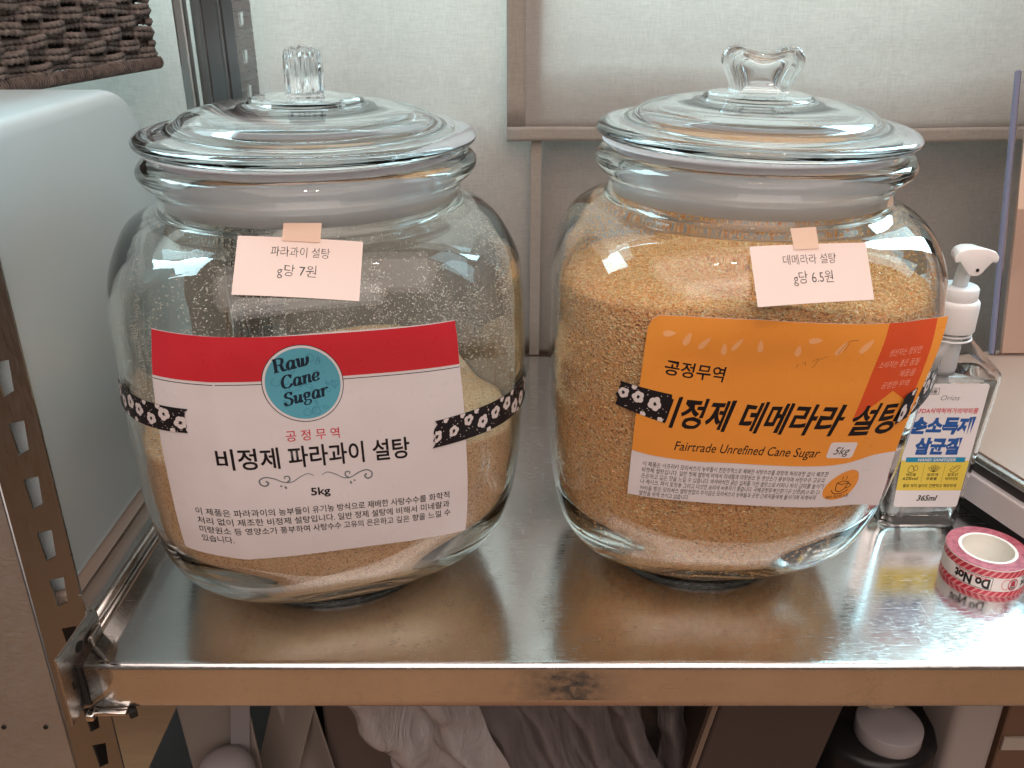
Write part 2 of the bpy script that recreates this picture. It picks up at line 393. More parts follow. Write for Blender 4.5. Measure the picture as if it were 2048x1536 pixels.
# corner bracket
bk=slotted(-.001,.001,0,0,.001,[],0,0,0,M_BRK,su,'x') if False else None
def poly_plate(name,pts,normal,th,m,parent,bev=0):
    bm=bmesh.new(); vs=[bm.verts.new(p) for p in pts]; f=bm.faces.new(vs)
    r=bmesh.ops.extrude_face_region(bm,geom=[f]); ev=[g for g in r['geom'] if isinstance(g,bmesh.types.BMVert)]
    bmesh.ops.translate(bm,verts=ev,vec=Vector(normal)*th); bmesh.ops.recalc_face_normals(bm,faces=bm.faces)
    if bev: bmesh.ops.bevel(bm,geom=bm.edges[:],offset=bev,segments=1,affect='EDGES')
    return frombm(name,bm,m,parent)
B=poly_plate('corner_bracket',[(-.2500,.3835,-.0290),(-.2500,.3835,.0185),(-.2500,.4290,.0170),(-.2500,.4340,.0110),(-.2500,.4345,-.0060),(-.2500,.4345,-.0290)],(1,0,0),.0012,M_BRK,su,.0002)
poly_plate('bracket_flap',[(-.2486,.3990,-.0285),(-.2486,.3990,-.001),(-.2462,.3990,-.001),(-.2450,.3990,-.0285)],(0,1,0),.002,M_DARK,B)
# slots in the bracket (dark recessed ovals)
def disc(bm,c,rx,ry,u,v,n=16):
    c=Vector(c);u=Vector(u);v=Vector(v); bm.faces.new([bm.verts.new(c+u*rx*math.cos(2*math.pi*i/n)+v*ry*math.sin(2*math.pi*i/n)) for i in range(n)])
bm=bmesh.new(); disc(bm,(-.24872,.4075,.0075),.0048,.0035,(0,1,-.2),(0,0,1)); disc(bm,(-.24872,.3935,-.0085),.0015,.0030,(0,1,0),(0,0,1)); frombm('bracket_hole',bm,M_DARK,B)
bm=bmesh.new(); box(bm,(-.2462,.4215,.0035),(.0032,.013,.0075),rot=.0,bev=.0012); frombm('bracket_tab',bm,M_BRK,B)
# snap clip under the lip
bm=bmesh.new(); box(bm,(-.2350,.398,-.0322),(.0220,.006,.0028),bev=.0009); box(bm,(-.2445,.397,-.0330),(.0050,.009,.0046),bev=.001)
frombm('shelf_clip',bm,mat('bright_clip_steel',(0.75,0.70,0.66),.12,1.0),su,True)
bm=bmesh.new(); box(bm,(-.2225,.400,-.0345),(.0045,.006,.0050),rot=.6,bev=.0006); frombm('clip_cap',bm,M_DARK,su)
bm=bmesh.new(); box(bm,(-.2545,.4305,.0205),(.0030,.0015,.012),bev=.0006); frombm('post_tab',bm,M_POST,su)

# plain plate of the neighbouring unit with two screw holes
sp=empty('steel_side_panel',(-.36,.437,-.9),'plain brushed steel panel with two small screw holes, left of the slotted post','panel')
bm=bmesh.new(); box(bm,(-.390,.437,-.33),(.2030,.0016,1.40),bev=.0005,seg=1); frombm('panel_sheet',bm,M_PLATE,sp)
for x in (-.3280,-.3010):
    V,Fc=caplathe([(.0015,0),(.0015,.0006)],16)
    V=[(x+a,.4360-c,b-.0832) for a,b,c in V]; mk('screw_hole',V,Fc,M_DARK,sp)

# ------------------------------------------------------------------ white bin with basket
bn=empty('storage_bin',(-.42,.52,0),'tall glossy white plastic bin with rounded corners, left of the fine sugar jar','bin')
rr=[]
for cy_,cz_,a0,r_ in ((.690-.060,.288-.060,0,.060),(.446+.04,.288-.04,90,.04),(.446+.01,.012+.01,180,.01),(.690-.012,.012+.012,270,.012)):
    for i in range(13): a=R(a0+90*i/12); rr.append((cy_+r_*math.cos(a),cz_+r_*math.sin(a)))
def binsec(x,ins): 
    cy0,cz0=.568,.15; return [(x,cy0+(y-cy0)*(1-ins/.122),cz0+(z-cz0)*(1-ins/.137)) for y,z in rr]
V=[];Fc=[];secs_=[]
for x,ins in ((-.61,.008),(-.605,.002),(-.60,0),(-.279,0),(-.2745,.0012),(-.2715,.0045),(-.2700,.0095)): secs_.append(binsec(x,ins)); 
for s_ in secs_: V+=s_
n_=len(rr)
for j in range(len(secs_)-1):
    for i in range(n_): Fc.append((j*n_+i,j*n_+(i+1)%n_,(j+1)*n_+(i+1)%n_,(j+1)*n_+i))
Fc.append(tuple(range(n_))[::-1]); Fc.append(tuple((len(secs_)-1)*n_+i for i in range(n_)))
mk('bin_body',V,Fc,M_BIN,bn,True)
bm=bmesh.new(); box(bm,(-.440,.568,.0065),(.334,.238,.0125),bev=.003,seg=4); frombm('edge_reflection',bm,M_BINBASE,bn,True)  # beige strip painted for the reflection along the bin's rounded bottom edge

bs=empty('woven_basket',(-.42,.62,.287),'dark brown woven rope basket sitting on the white bin','basket')
FD=Vector((.04,.2,0)).normalized(); FN=Vector((FD.y,-FD.x,0)); BC=Vector((-.3085,.843,.287))
NS=25; SP=.0232   # stakes and spacing
def ropepath(row,amp,zoff):
    pts=[]; N=NS*12
    for i in range(N+1):
        s=i/N*NS*SP; ph=math.pi*s/SP+row*math.pi
        pts.append(BC-FD*(s+.004)+FN*(-.0065+amp*math.copysign(abs(math.sin(ph))**.7,math.sin(ph)))+Vector((0,0,zoff+.0012*math.sin(ph*.5+row)+.0007*noise.noise(Vector((s*60,row*3.1,0))))))
    return pts
def twisted(pts,r,pitch,n=7):
    # two-ply rope: cross-section bulges along a helix so that it reads as beads
    V=[];Fc=[];L=0;pts=[Vector(p) for p in pts]; fine=[]
    for a,b in zip(pts,pts[1:]):
        k=3
        for i in range(k): fine.append(a.lerp(b,i/k))
    fine.append(pts[-1]); prev=None
    for i,p in enumerate(fine):
        if i: L+=(fine[i]-fine[i-1]).length
        t=(fine[min(i+1,len(fine)-1)]-fine[max(i-1,0)]).normalized()
        u=t.orthogonal().normalized() if prev is None else (prev-t*prev.dot(t)).normalized(); prev=u; w2=t.cross(u)
        for j in range(n):
            a=2*math.pi*j/n; rr=r*(1+.26*math.cos(2*a-L*2*math.pi/pitch)); V.append(p+u*math.cos(a)*rr+w2*math.sin(a)*rr)
    for i in range(len(fine)-1):
        for j in range(n): Fc.append((i*n+j,i*n+(j+1)%n,(i+1)*n+(j+1)%n,(i+1)*n+j))
    return V,Fc
for row in range(10):
    z=.0085+row*.0092
    for k,dz in enumerate((-.0022,.0022)):
        V,Fc=twisted(ropepath(row,.0042,z+dz),.00225,.0046); mk('rope_strand',V,Fc,M_ROPE,bs,True)
for i in range(NS+1):
    p=BC-FD*(i*SP+.004)+FN*(-.006)
    for d in (-.0013,.0013):
        V,Fc=tube([p+FD*d+Vector((0,0,-.002)),p+FD*d+Vector((0,0,.10))],.0010,6); mk('stake',V,Fc,M_ROPE,bs,True)
# base cord wound with string
Ls=NS*SP; V,Fc=tube([BC-FD*(Ls*i/40)+FN*(-.005) +Vector((0,0,.0005))for i in range(41)],.0052,10); mk('base_cord',V,Fc,M_ROPE,bs,True)
vf=[]
for i in range(210):
    s=.002+i*Ls/210; c=BC-FD*s+FN*(-.005)+Vector((0,0,.0005)); pts=[]
    sk=.0012
    for a in range(-50,131,30): pts.append(c+FN*(.0056*math.cos(R(a)))+Vector((0,0,-.0056*math.sin(R(a))+.0005))+FD*(sk*a/90+random.uniform(-.0003,.0003)))
    vf.append(tube(pts,.00075,5,False))
V,Fc=merge(*vf); o=mk('base_wrapping',V,Fc,M_ROPE,bs,True); tag(o,kind='stuff')
# lining: dark box, colour stands in for shade in the gaps, other three sides
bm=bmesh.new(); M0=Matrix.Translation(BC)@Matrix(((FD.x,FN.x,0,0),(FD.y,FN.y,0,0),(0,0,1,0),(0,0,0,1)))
box(bm,(-Ls/2,-.115,.052),(Ls-.012,.200,.095),M=M0); frombm('gap_shade',bm,M_ROPED,bs)
# end corner post wrapped
for i in range(11):
    V,Fc=twisted([BC-FD*.012+FN*(-.0062)+Vector((0,0,.0075+i*.0088)),BC-FD*.005+FN*(-.0045)+Vector((0,0,.0075+i*.0088)),BC-FD*.0005+FN*(-.0075)+Vector((0,0,.0075+i*.0088)),BC+FD*.0005+FN*(-.014)+Vector((0,0,.0075+i*.0088)),BC+FN*(-.09)+Vector((0,0,.0075+i*.0088))],.0027,.0046); mk('rope_strand',V,Fc,M_ROPE,bs,True)
# ------------------------------------------------------------------ jars
PROF=[(0.0, 0.06, 2.0), (0.002, 0.067, 2.0), (0.0045, 0.068, 2.0), (0.0065, 0.0665, 2.05), (0.0085, 0.072, 2.1), (0.012, 0.08, 2.2), (0.018, 0.08915, 2.42), (0.027, 0.09587, 3.11), (0.042, 0.10487, 3.34), (0.065, 0.11108, 3.45), (0.09, 0.11447, 3.45), (0.12, 0.11593, 3.45), (0.15, 0.11641, 3.45), (0.175, 0.11614, 3.34), (0.194, 0.11741, 2.88), (0.21, 0.11542, 2.76), (0.222, 0.1106, 2.53), (0.23, 0.105, 2.25), (0.235, 0.097, 2.1), (0.2385, 0.0885, 2.0), (0.243, 0.0862, 2.0), (0.2485, 0.0862, 2.0), (0.2525, 0.088, 2.0), (0.2555, 0.0925, 2.0), (0.259, 0.095, 2.0), (0.263, 0.095, 2.0), (0.266, 0.0925, 2.0), (0.2675, 0.088, 2.0)]

def cr(P,h):
    n=len(P); i=0
    while i<n-2 and P[i+1][0]<=h: i+=1
    h0,h1=P[i][0],P[i+1][0]; t=min(1,max(0,(h-h0)/(h1-h0))); out=[]
    for k in range(1,len(P[0])):
        p1,p2=P[i][k],P[i+1][k]
        m1=(p2-P[i-1][k])/(h1-P[i-1][0])*(h1-h0) if i>0 else p2-p1
        m2=(P[i+2][k]-p1)/(P[i+2][0]-h0)*(h1-h0) if i<n-2 else p2-p1
        t2=t*t;t3=t2*t
        out.append((2*t3-3*t2+1)*p1+(t3-2*t2+t)*m1+(-2*t3+3*t2)*p2+(t3-t2)*m2)
    return out
def sqf(a,n):
    n=max(2.0,n); return 1/((abs(math.cos(a))**n+abs(math.sin(a))**n)**(1/n))
# inner wall profile
INN=[(0.0135,0.0,2.0),(0.0135,0.030,2.0),(0.0138,0.055,2.1),(0.0150,0.069,2.2),(0.0180,0.0790,2.35),(0.0230,0.0865,2.45),(0.032,0.0948,2.55),(0.045,0.1020,2.6)]
for h in (.065,.09,.12,.15,.175,.194,.210,.222,.230,.235): 
    r_,n_=cr(PROF,h); INN.append((h,r_-.0048,n_))
INN+=[(0.2385,0.0845,2.0),(0.243,0.0822,2.0),(0.2485,0.0820,2.0),(0.262,0.0820,2.0),(0.2665,.0832,2.0)]
def refine(P,step,zmax_from=None):
    out=[]
    for a,b in zip(P,P[1:]):
        if b[0]-a[0]<1e-6:
            out.append(a); continue
        k=max(1,int(math.ceil((b[0]-a[0])/step)))
        for i in range(k):
            h=a[0]+(b[0]-a[0])*i/k
            out.append(a if i==0 else (h,*cr(P,h)))
    out.append(P[-1]); return out
class Jar:
    def __init__(s,x,y,rot,sc,k,tp=0): s.x,s.y,s.rot,s.sc,s.k,s.tp=x,y,R(rot),sc,k,tp
    def S(s,h): return s.sc*(1-s.tp*min(1,max(0,(.19-h)/.19)))
    def pt(s,th,h,off=0,prof=PROF):      # th in degrees, 0 = towards the viewer
        t=R(th-90); r,n=cr(prof,h); r=r*sqf(t-s.rot,n)*s.S(h)+off
        return Vector((s.x+s.k*h+r*math.cos(t),s.y+r*math.sin(t),h))
    def nrm(s,th,h):
        a=s.pt(th+.4,h)-s.pt(th-.4,h); b=s.pt(th,min(.266,h+.0008))-s.pt(th,h-.0008)
        return a.cross(b).normalized()
    def sp(s,th,h,off): return s.pt(th,h)+s.nrm(th,h)*off
NA=160
def ringmesh(J,rings,shrink=0,top=None):
    V=[];Fc=[]
    for (h,r,n) in rings:
        for i in range(NA):
            a=2*math.pi*i/NA; rr=max(0,(r*J.S(h)-shrink))*sqf(a-J.rot,n) if r>1e-6 else 1e-5
            V.append((J.x+J.k*h+rr*math.cos(a),J.y+rr*math.sin(a),h))
    for j in range(len(rings)-1):
        for i in range(NA): Fc.append((j*NA+i,j*NA+(i+1)%NA,(j+1)*NA+(i+1)%NA,(j+1)*NA+i))
    return V,Fc
J1=Jar(-.1215,.525,17,1.0,0.022); J2=Jar(.1264,.537,-3,.962,.055,.06)
def build_glass(J,root):
    out=[(0.0004,0.02,2.0),(0.0004,0.045,2.0)]+refine(PROF,.004); inn=refine(INN,.004)[::-1]
    inn=inn[:-1]
    rings=out+inn
    V,Fc=ringmesh(J,rings)
    # centre caps
    k=len(V); V.append((J.x,J.y,0.0004)); 
    for i in range(NA): Fc.append((k,(i+1)%NA,i))
    k2=len(V); V.append((J.x+J.k*.0135,J.y,0.0135)); b=(len(rings)-1)*NA
    for i in range(NA): Fc.append((k2,b+i,b+(i+1)%NA))
    o=mk('glass_body',V,Fc,M_GLASS,root,True)
    bm=bmesh.new(); bm.from_mesh(o.data); bmesh.ops.recalc_face_normals(bm,faces=bm.faces); bm.to_mesh(o.data); bm.free()
    for p in o.data.polygons: p.use_smooth=True
    return o
def build_gasket(J,root):
    c=(J.x+J.k*.25,J.y,0); s=J.sc
    prof=[(.0812*s,.2425),(.0812*s,.2515),(.0806*s,.2535),(.0812*s,.2550),(.0812*s,.2640),(.0800*s,.2690),(.0905*s,.2712),(.0905*s,.2722),(.0790*s,.2722),(.0790*s,.2425)]
    V,Fc=lathe(prof,128,c,closed=True); 
    # ring bead
    return mk('gasket',V,Fc,M_GASK,root,True)
def build_lid(J,root,tilt,knobrot,z0=.2724):
    s=J.sc*.975; c=(0,0,0)
    #outer top surface then underside
    P=[(.0,.0215),(.010,.0215),(.020,.0215),(.0295,.0212),(.0325,.0202),(.0335,.0190),(.0345,.0182),(.040,.0178),(.052,.0168),(.063,.0148),(.0700,.0128),(.0735,.0098),(.0765,.0078),(.081,.0070),(.086,.0062),(.092,.0050),(.0960,.0034),(.0978,.0014),(.0976,-.0006),(.0960,-.0022),(.0925,-.0030),(.086,-.0026),(.0800,-.0004),
       (.0780,.0000),(.0765,-.0020),(.0745,-.0020),(.0735,.0005),(.0715,.0050),(.067,.0088),(.060,.0112),(.050,.0128),(.038,.0136),(.020,.0140),(.0,.0141)]
    n=128; V,Fc=lathe([(max(r,1e-5)*s,z) for r,z in P],n)
    bm=bmesh.new(); vs=[bm.verts.new(v) for v in V]
    for f in Fc: bm.faces.new([vs[i] for i in f])
    bmesh.ops.remove_doubles(bm,verts=bm.verts,dist=2e-5)
    bmesh.ops.recalc_face_normals(bm,faces=bm.faces)
    M=Matrix.Translation((J.x+J.k*.26,J.y,z0+.003))@Matrix.Rotation(R(tilt),4,'Y')
    bmesh.ops.transform(bm,matrix=M,verts=bm.verts)
    lid=frombm('lid',bm,M_LID,root,True)
    # knob: closed surface swept round; slab with double-lobed outline and grooves running along its rim
    outl=[(-.0180,-.002),(-.0178,.001),(-.0192,.005),(-.0215,.0095),(-.0236,.0140),(-.0238,.0180),(-.0222,.0213),(-.0190,.0238),(-.0150,.0243),(-.0105,.0232),(-.0055,.0219),(0,.0214)]
    outl=outl+[(-x,z) for x,z in outl[-2::-1]]
    # smooth by catmull
    fine=[]
    for i in range(len(outl)-1):
        p0=outl[max(i-1,0)];p1=outl[i];p2=outl[i+1];p3=outl[min(i+2,len(outl)-1)]
        for q in range(5):
            t=q/5; f=lambda a,b,c_,d:.5*((2*b)+(-a+c_)*t+(2*a-5*b+4*c_-d)*t*t+(-a+3*b-3*c_+d)*t**3)
            fine.append((f(p0[0],p1[0],p2[0],p3[0]),f(p0[1],p1[1],p2[1],p3[1])))
    fine.append(outl[-1])
    C=(0,.0105); K=len(fine); rows=[]; NT_=49
    for j in range(NT_):
        u=j/(NT_-1)*2-1      # -1..1 across thickness
        a=abs(u)
        # thickness profile: rim round, then recessed oval faces
        rows.append(u)
    V=[];Fc=[]
    def sec(u):
        # returns (shrink towards centre, y)
        ang=u*math.pi/2
        groove=.035*math.cos(u*math.pi*6.0)*(1 if abs(u)<.86 else 0)
        return (1-.26*(1-math.cos(ang))-.0+groove), .0108*math.sin(ang)
    for u in rows:
        sc_,y=sec(u)
        for (x,z) in fine: V.append((C[0]+(x-C[0])*sc_, y, C[1]+(z-C[1])*(sc_ if z>C[1] else 1)))
    for j in range(NT_-1):
        for i in range(K-1): Fc.append((j*K+i,j*K+i+1,(j+1)*K+i+1,(j+1)*K+i))
    # faces: concave dish towards centre at both sides
    for side,jj in ((-1,0),(1,NT_-1)):
        prev=[jj*K+i for i in range(K)]
        for sc2,yy in ((.88,.0098),(.76,.0078),(.6,.0066),(.4,.0060),(.2,.0058)):
            cur=[]
            base=sec(rows[jj])[0]
            for (x,z) in fine:
                cur.append(len(V)); q=base*sc2; V.append((x*q,side*yy,C[1]+(z-C[1])*(q if z>C[1] else sc2)))
            for i in range(K-1): Fc.append((prev[i],prev[i+1],cur[i+1],cur[i]))
            Fc.append((prev[K-1],prev[0],cur[0],cur[K-1])); prev=cur
        Fc.append(tuple(prev))
    # close bottom rim
    for j in range(NT_-1): Fc.append((j*K,(j+1)*K,(j+1)*K+K-1,j*K+K-1))
    # collar under the knob
    bm=bmesh.new(); vs=[bm.verts.new(v) for v in V]
    for f in Fc:
        try: bm.faces.new([vs[i] for i in f])
        except ValueError: pass
    bmesh.ops.recalc_face_normals(bm,faces=bm.faces)
    bmesh.ops.transform(bm,matrix=M@Matrix.Translation((0,0,.0235))@Matrix.Rotation(R(knobrot),4,'Z')@Matrix.Diagonal((s,s,s,1)),verts=bm.verts)
    kn=frombm('knob',bm,M_LID,lid,True)
    return lid
def build_sugar(J,name,level,m,label,seed,rough):
    H0=.0141; sh=.0006
    NR=60; NB=46
    V=[];Fc=[]
    inner=lambda a,h:(max(0,cr(INN,h)[0]*J.S(h)-sh))*sqf(a-J.rot,cr(INN,h)[1])
    base=[(.0,),(.3,),(.6,)]
    cols=[]
    for i in range(NA):
        a=2*math.pi*i/NA
        lv=level(J.x+J.k*.1+.11*math.cos(a),J.y+.11*math.sin(a)); ring=[]
        cx,cyy=J.x,J.y
        for f in (.02,.35,.7): 
            r=inner(a,.01385)*f; ring.append((cx+r*math.cos(a),cyy+r*math.sin(a),H0))
        for j in range(NR+1):
            h=H0+(lv-H0)*(j/NR)**1.25; r=inner(a,h); ring.append((cx+J.k*h+r*math.cos(a),cyy+r*math.sin(a),h))
        rt=inner(a,lv)
        for j in range(1,NB):
            f=1-(j/NB); x=cx+J.k*lv+rt*f*math.cos(a); y=cyy+rt*f*math.sin(a)
            l2=level(x,y); e=min(1,(1-f)*9); z=lv*(1-e)+l2*e
            z+=e*(rough*noise.noise(Vector((x*60,y*60,seed)))+rough*.35*noise.noise(Vector((x*260,y*260,seed))))
            ring.append((x,y,z))
        cols.append(ring)
    K=len(cols[0])
    for r in cols: V+=r
    for i in range(NA):
        for j in range(K-1): Fc.append((i*K+j,((i+1)%NA)*K+j,((i+1)%NA)*K+j+1,i*K+j+1))
    Fc.append(tuple(i*K for i in range(NA))[::-1]); Fc.append(tuple(i*K+K-1 for i in range(NA)))
    o=mk(name,V,Fc,m,None,True); tag(o,label,'sugar',None,'stuff'); return o,cols,inner
def crystals(name,pts,size,m,parent=None,label=None,kindp=True,inward=None):
    V=[];Fc=[]
    base=[(-1,-1,-1),(1,-1,-1),(1,1,-1),(-1,1,-1),(-1,-1,1),(1,-1,1),(1,1,1),(-1,1,1)]
    F0=[(0,3,2,1),(4,5,6,7),(0,1,5,4),(1,2,6,5),(2,3,7,6),(3,0,4,7)]
    rng=random.Random(3)
    for p in pts:
        s=size*rng.choice((rng.uniform(.35,.7),rng.uniform(.6,1.0),rng.uniform(.8,1.3))); a,b,c=rng.uniform(0,6.3),rng.uniform(0,6.3),rng.uniform(.6,1.5)
        M=Matrix.Rotation(a,3,'Z')@Matrix.Rotation(b,3,'X'); k=len(V)
        for q in base: V.append(Vector(p)+M@Vector((q[0]*s*.5*c,q[1]*s*.42,q[2]*s*.36)))
        for f in F0: Fc.append(tuple(i+k for i in f))
    o=mk(name,V,Fc,m,parent); o['kind']='stuff'; 
    if label: tag(o,label,'sugar')
    return o
def lv1(x,y):
    f=(y-J1.y)/.12; return .120-.006*f-.004*math.exp(-((x-J1.x-.10)**2+(y-J1.y+.02)**2)/.0012)+.002*math.sin(x*60)-.030*max(0,f)*((x-J1.x)/.1)**2
def lv2(x,y):
    dx,dy=x-J2.x-.030,y-J2.y+.022
    f=(y-J2.y)/.12
    return .1900-.0155*f-.034*math.exp(-(dx*dx+dy*dy*.8)/.0016)+.0020*math.sin(x*55+1)+.003*math.exp(-((x-J2.x+.05)**2+(y-J2.y+.05)**2)/.001)

G1=empty('sugar_jar',(J1.x,J1.y,0),'large glass jar half full of fine light brown sugar, with a red and white label','jar','lidded glass sugar jars on the steel shelf')
G2=empty('sugar_jar',(J2.x,J2.y,0),'large glass jar filled to the shoulder with coarse golden sugar, with an orange label','jar','lidded glass sugar jars on the steel shelf')
build_glass(J1,G1); build_glass(J2,G2)
build_gasket(J1,G1); build_gasket(J2,G2)
build_lid(J1,G1,.6,102.5); build_lid(J2,G2,1.0,-6,.2730)
s1,c1_,in1=build_sugar(J1,'raw_sugar',lv1,M_SUG1,'fine light brown sugar filling the lower half of the red-labelled jar',1.0,.0012)
s2,c2_,in2=build_sugar(J2,'demerara_sugar',lv2,M_SUG2,'coarse golden sugar filling the orange-labelled jar to its shoulder',2.0,.0016)
rng=random.Random(11)
# crystals standing proud of the sugar (top and against the wall), part of each heap
def scatter_top(J,inner,level,n,rough,seed):
    out=[]
    for _ in range(n):
        a=rng.uniform(0,2*math.pi); f=math.sqrt(rng.random())*.985; lvv=level(J.x+J.k*.1+.11*math.cos(a),J.y+.11*math.sin(a)); r=inner(a,lvv)*f
        x=J.x+J.k*lvv+r*math.cos(a); y=J.y+r*math.sin(a); e=min(1,(1-f)*9); z=lvv*(1-e)+level(x,y)*e
        z+=e*(rough*noise.noise(Vector((x*60,y*60,seed)))+rough*.35*noise.noise(Vector((x*260,y*260,seed)))); out.append((x,y,z+.0001))
    return out
def scatter_side(J,inner,level,n,h0=.02):
    out=[]
    for _ in range(n):
        a=R(rng.uniform(-175,-5)); lvv=level(J.x+J.k*.1+.11*math.cos(a),J.y+.11*math.sin(a)); h=rng.uniform(h0,lvv)
        r=inner(a,h)-.00035; out.append((J.x+J.k*h+r*math.cos(a),J.y+r*math.sin(a),h))
    return out
o=crystals('sugar_crystals',scatter_top(J2,in2,lv2,24000,.0018,2.0)+scatter_side(J2,in2,lv2,18000),.00125,M_GR2)
o.parent=s2
o=crystals('sugar_crystals',scatter_top(J1,in1,lv1,14000,.0012,1.0)+scatter_side(J1,in1,lv1,9000),.00070,M_SUG1); o.parent=s1
# dust clinging inside the first jar above the sugar
pts=[]
while len(pts)<17000:
    th=rng.uniform(-180,180); h=rng.uniform(.125,.240); d=1.8*noise.noise(Vector((math.cos(R(th))*2.6,math.sin(R(th))*2.6,h*13)))+.9*noise.noise(Vector((math.cos(R(th))*9,math.sin(R(th))*9,h*30)))+.12
    d2=1-abs(h-.20)/.09
    if rng.random()<max(.012,d)*max(.06,d2):
        p=J1.pt(th,h,0,INN)*1.0; c=Vector((J1.x+J1.k*h,J1.y,h)); p=c+(p-c)*(1-.0006/.11); pts.append(p)
o=crystals('sugar_dust',pts,.00052,M_GR1,G1)
pts=[]
while len(pts)<16000:
    th=rng.gauss(180,42) if len(pts)<15000 else rng.uniform(-180,180); h=rng.uniform(.165,.226+.006*math.sin(R(th)*7)) if len(pts)<15000 else rng.uniform(.2,.24); p=J2.pt(th,h,0,INN); c=Vector((J2.x+J2.k*h,J2.y,h)); pts.append(c+(p-c)*(1-.0006/.11))
crystals('sugar_dust',pts,.0010,M_GR2,G2)

pts=[]
while len(pts)<240:
    q=rng.choice(((-.02,.47,.05,.04),(.24,.46,.03,.03),(.02,.43,.10,.02),(-.18,.42,.04,.015)))
    pts.append((q[0]+rng.gauss(0,q[2]),max(.405,q[1]+rng.gauss(0,q[3])),.0003))
o=crystals('spilled_sugar',pts,.00075,M_GR1,None,'a few sugar grains spilled on the steel shelf in front of the jars')
# ------------------------------------------------------------------ flat print laid on curved sheets
DG=None
def text2d(body,size,off=0.0,shear=0.0,spacing=1.0,align='LEFT',res=3,line=1.0):
    c=bpy.data.curves.new('lettering','FONT'); c.body=body; c.size=1.0; c.offset=off; c.shear=shear; c.space_character=spacing; c.space_line=line
    c.align_x=align; c.resolution_u=res; c.fill_mode='FRONT'
    o=bpy.data.objects.new('lettering',c); COL.objects.link(o)
    dg=bpy.context.evaluated_depsgraph_get(); dg.update(); m=o.evaluated_get(dg).to_mesh()
    V=[(v.co.x*size,v.co.y*size) for v in m.vertices]; Fc=[tuple(p.vertices) for p in m.polygons]
    o.evaluated_get(dg).to_mesh_clear(); bpy.data.objects.remove(o); bpy.data.curves.remove(c)
    return V,Fc
def fit(vf,x0,x1,y0=None,y1=None):
    V,Fc=vf; xs=[v[0] for v in V]; ys=[v[1] for v in V]; sx=(x1-x0)/(max(xs)-min(xs)); 
    if y0 is None: return [((x-min(xs))*sx+x0,y) for x,y in V],Fc
    sy=(y1-y0)/(max(ys)-min(ys)); return [((x-min(xs))*sx+x0,(y-min(ys))*sy+y0) for x,y in V],Fc
def rot2(vf,deg,cx=None,cyy=None):
    V,Fc=vf; a=R(deg)
    if cx is None: cx=sum(v[0] for v in V)/len(V); cyy=sum(v[1] for v in V)/len(V)
    return [(cx+(x-cx)*math.cos(a)-(y-cyy)*math.sin(a),cyy+(x-cx)*math.sin(a)+(y-cyy)*math.cos(a)) for x,y in V],Fc
def move2(vf,dx,dy): return [(x+dx,y+dy) for x,y in vf[0]],vf[1]
def warp2(vf,amp,f,seed=0): return [(x+amp*noise.noise(Vector((x*f,y*f,seed))),y+amp*noise.noise(Vector((x*f,y*f,seed+9)))) for x,y in vf[0]],vf[1]
def rect2(x0,y0,x1,y1): return [(x0,y0),(x1,y0),(x1,y1),(x0,y1)],[(0,1,2,3)]
def ell2(cx,cyy,rx,ry,n=40,rot=0): return rot2(([(cx+rx*math.cos(2*math.pi*i/n),cyy+ry*math.sin(2*math.pi*i/n)) for i in range(n)],[tuple(range(n))]),rot,cx,cyy)
def poly2(pts): return list(pts),[tuple(range(len(pts)))]
def ring2(cx,cyy,r0,r1,n=64,ky=1):
    V=[]; 
    for r in (r0,r1): V+=[(cx+r*math.cos(2*math.pi*i/n),cyy+ky*r*math.sin(2*math.pi*i/n)) for i in range(n)]
    return V,[(i,(i+1)%n,n+(i+1)%n,n+i) for i in range(n)]
def cat2(pts,k=8):
    out=[]
    for i in range(len(pts)-1):
        p0=pts[max(i-1,0)];p1=pts[i];p2=pts[i+1];p3=pts[min(i+2,len(pts)-1)]
        for q in range(k):
            t=q/k; out.append(tuple(.5*((2*p1[d])+(-p0[d]+p2[d])*t+(2*p0[d]-5*p1[d]+4*p2[d]-p3[d])*t*t+(-p0[d]+3*p1[d]-3*p2[d]+p3[d])*t**3) for d in range(2)))
    out.append(tuple(pts[-1])); return out
def stroke2(pts,w,smooth=True,nib=None):
    """line of width w (number, (w0,w1) taper, or nib=(thin,thick) broad-pen)"""
    P=cat2(pts) if smooth and len(pts)>2 else [tuple(p) for p in pts]; V=[];n=len(P)
    for i,p in enumerate(P):
        a=P[max(i-1,0)];b=P[min(i+1,n-1)]; dx,dy=b[0]-a[0],b[1]-a[1]; L=math.hypot(dx,dy) or 1; nx,ny=-dy/L,dx/L
        ww=w if isinstance(w,(int,float)) else w[0]+(w[1]-w[0])*i/(n-1)
        if nib: ww=nib[0]+(nib[1]-nib[0])*abs(dy/L)**1.3
        V.append((p[0]+nx*ww/2,p[1]+ny*ww/2)); V.append((p[0]-nx*ww/2,p[1]-ny*ww/2))
    return V,[(2*i,2*i+1,2*i+3,2*i+2) for i in range(n-1)]
def mrg(*vf):
    V=[];Fc=[]
    for v,f in vf:
        k=len(V);V+=v;Fc+=[tuple(i+k for i in q) for q in f]
    return V,Fc
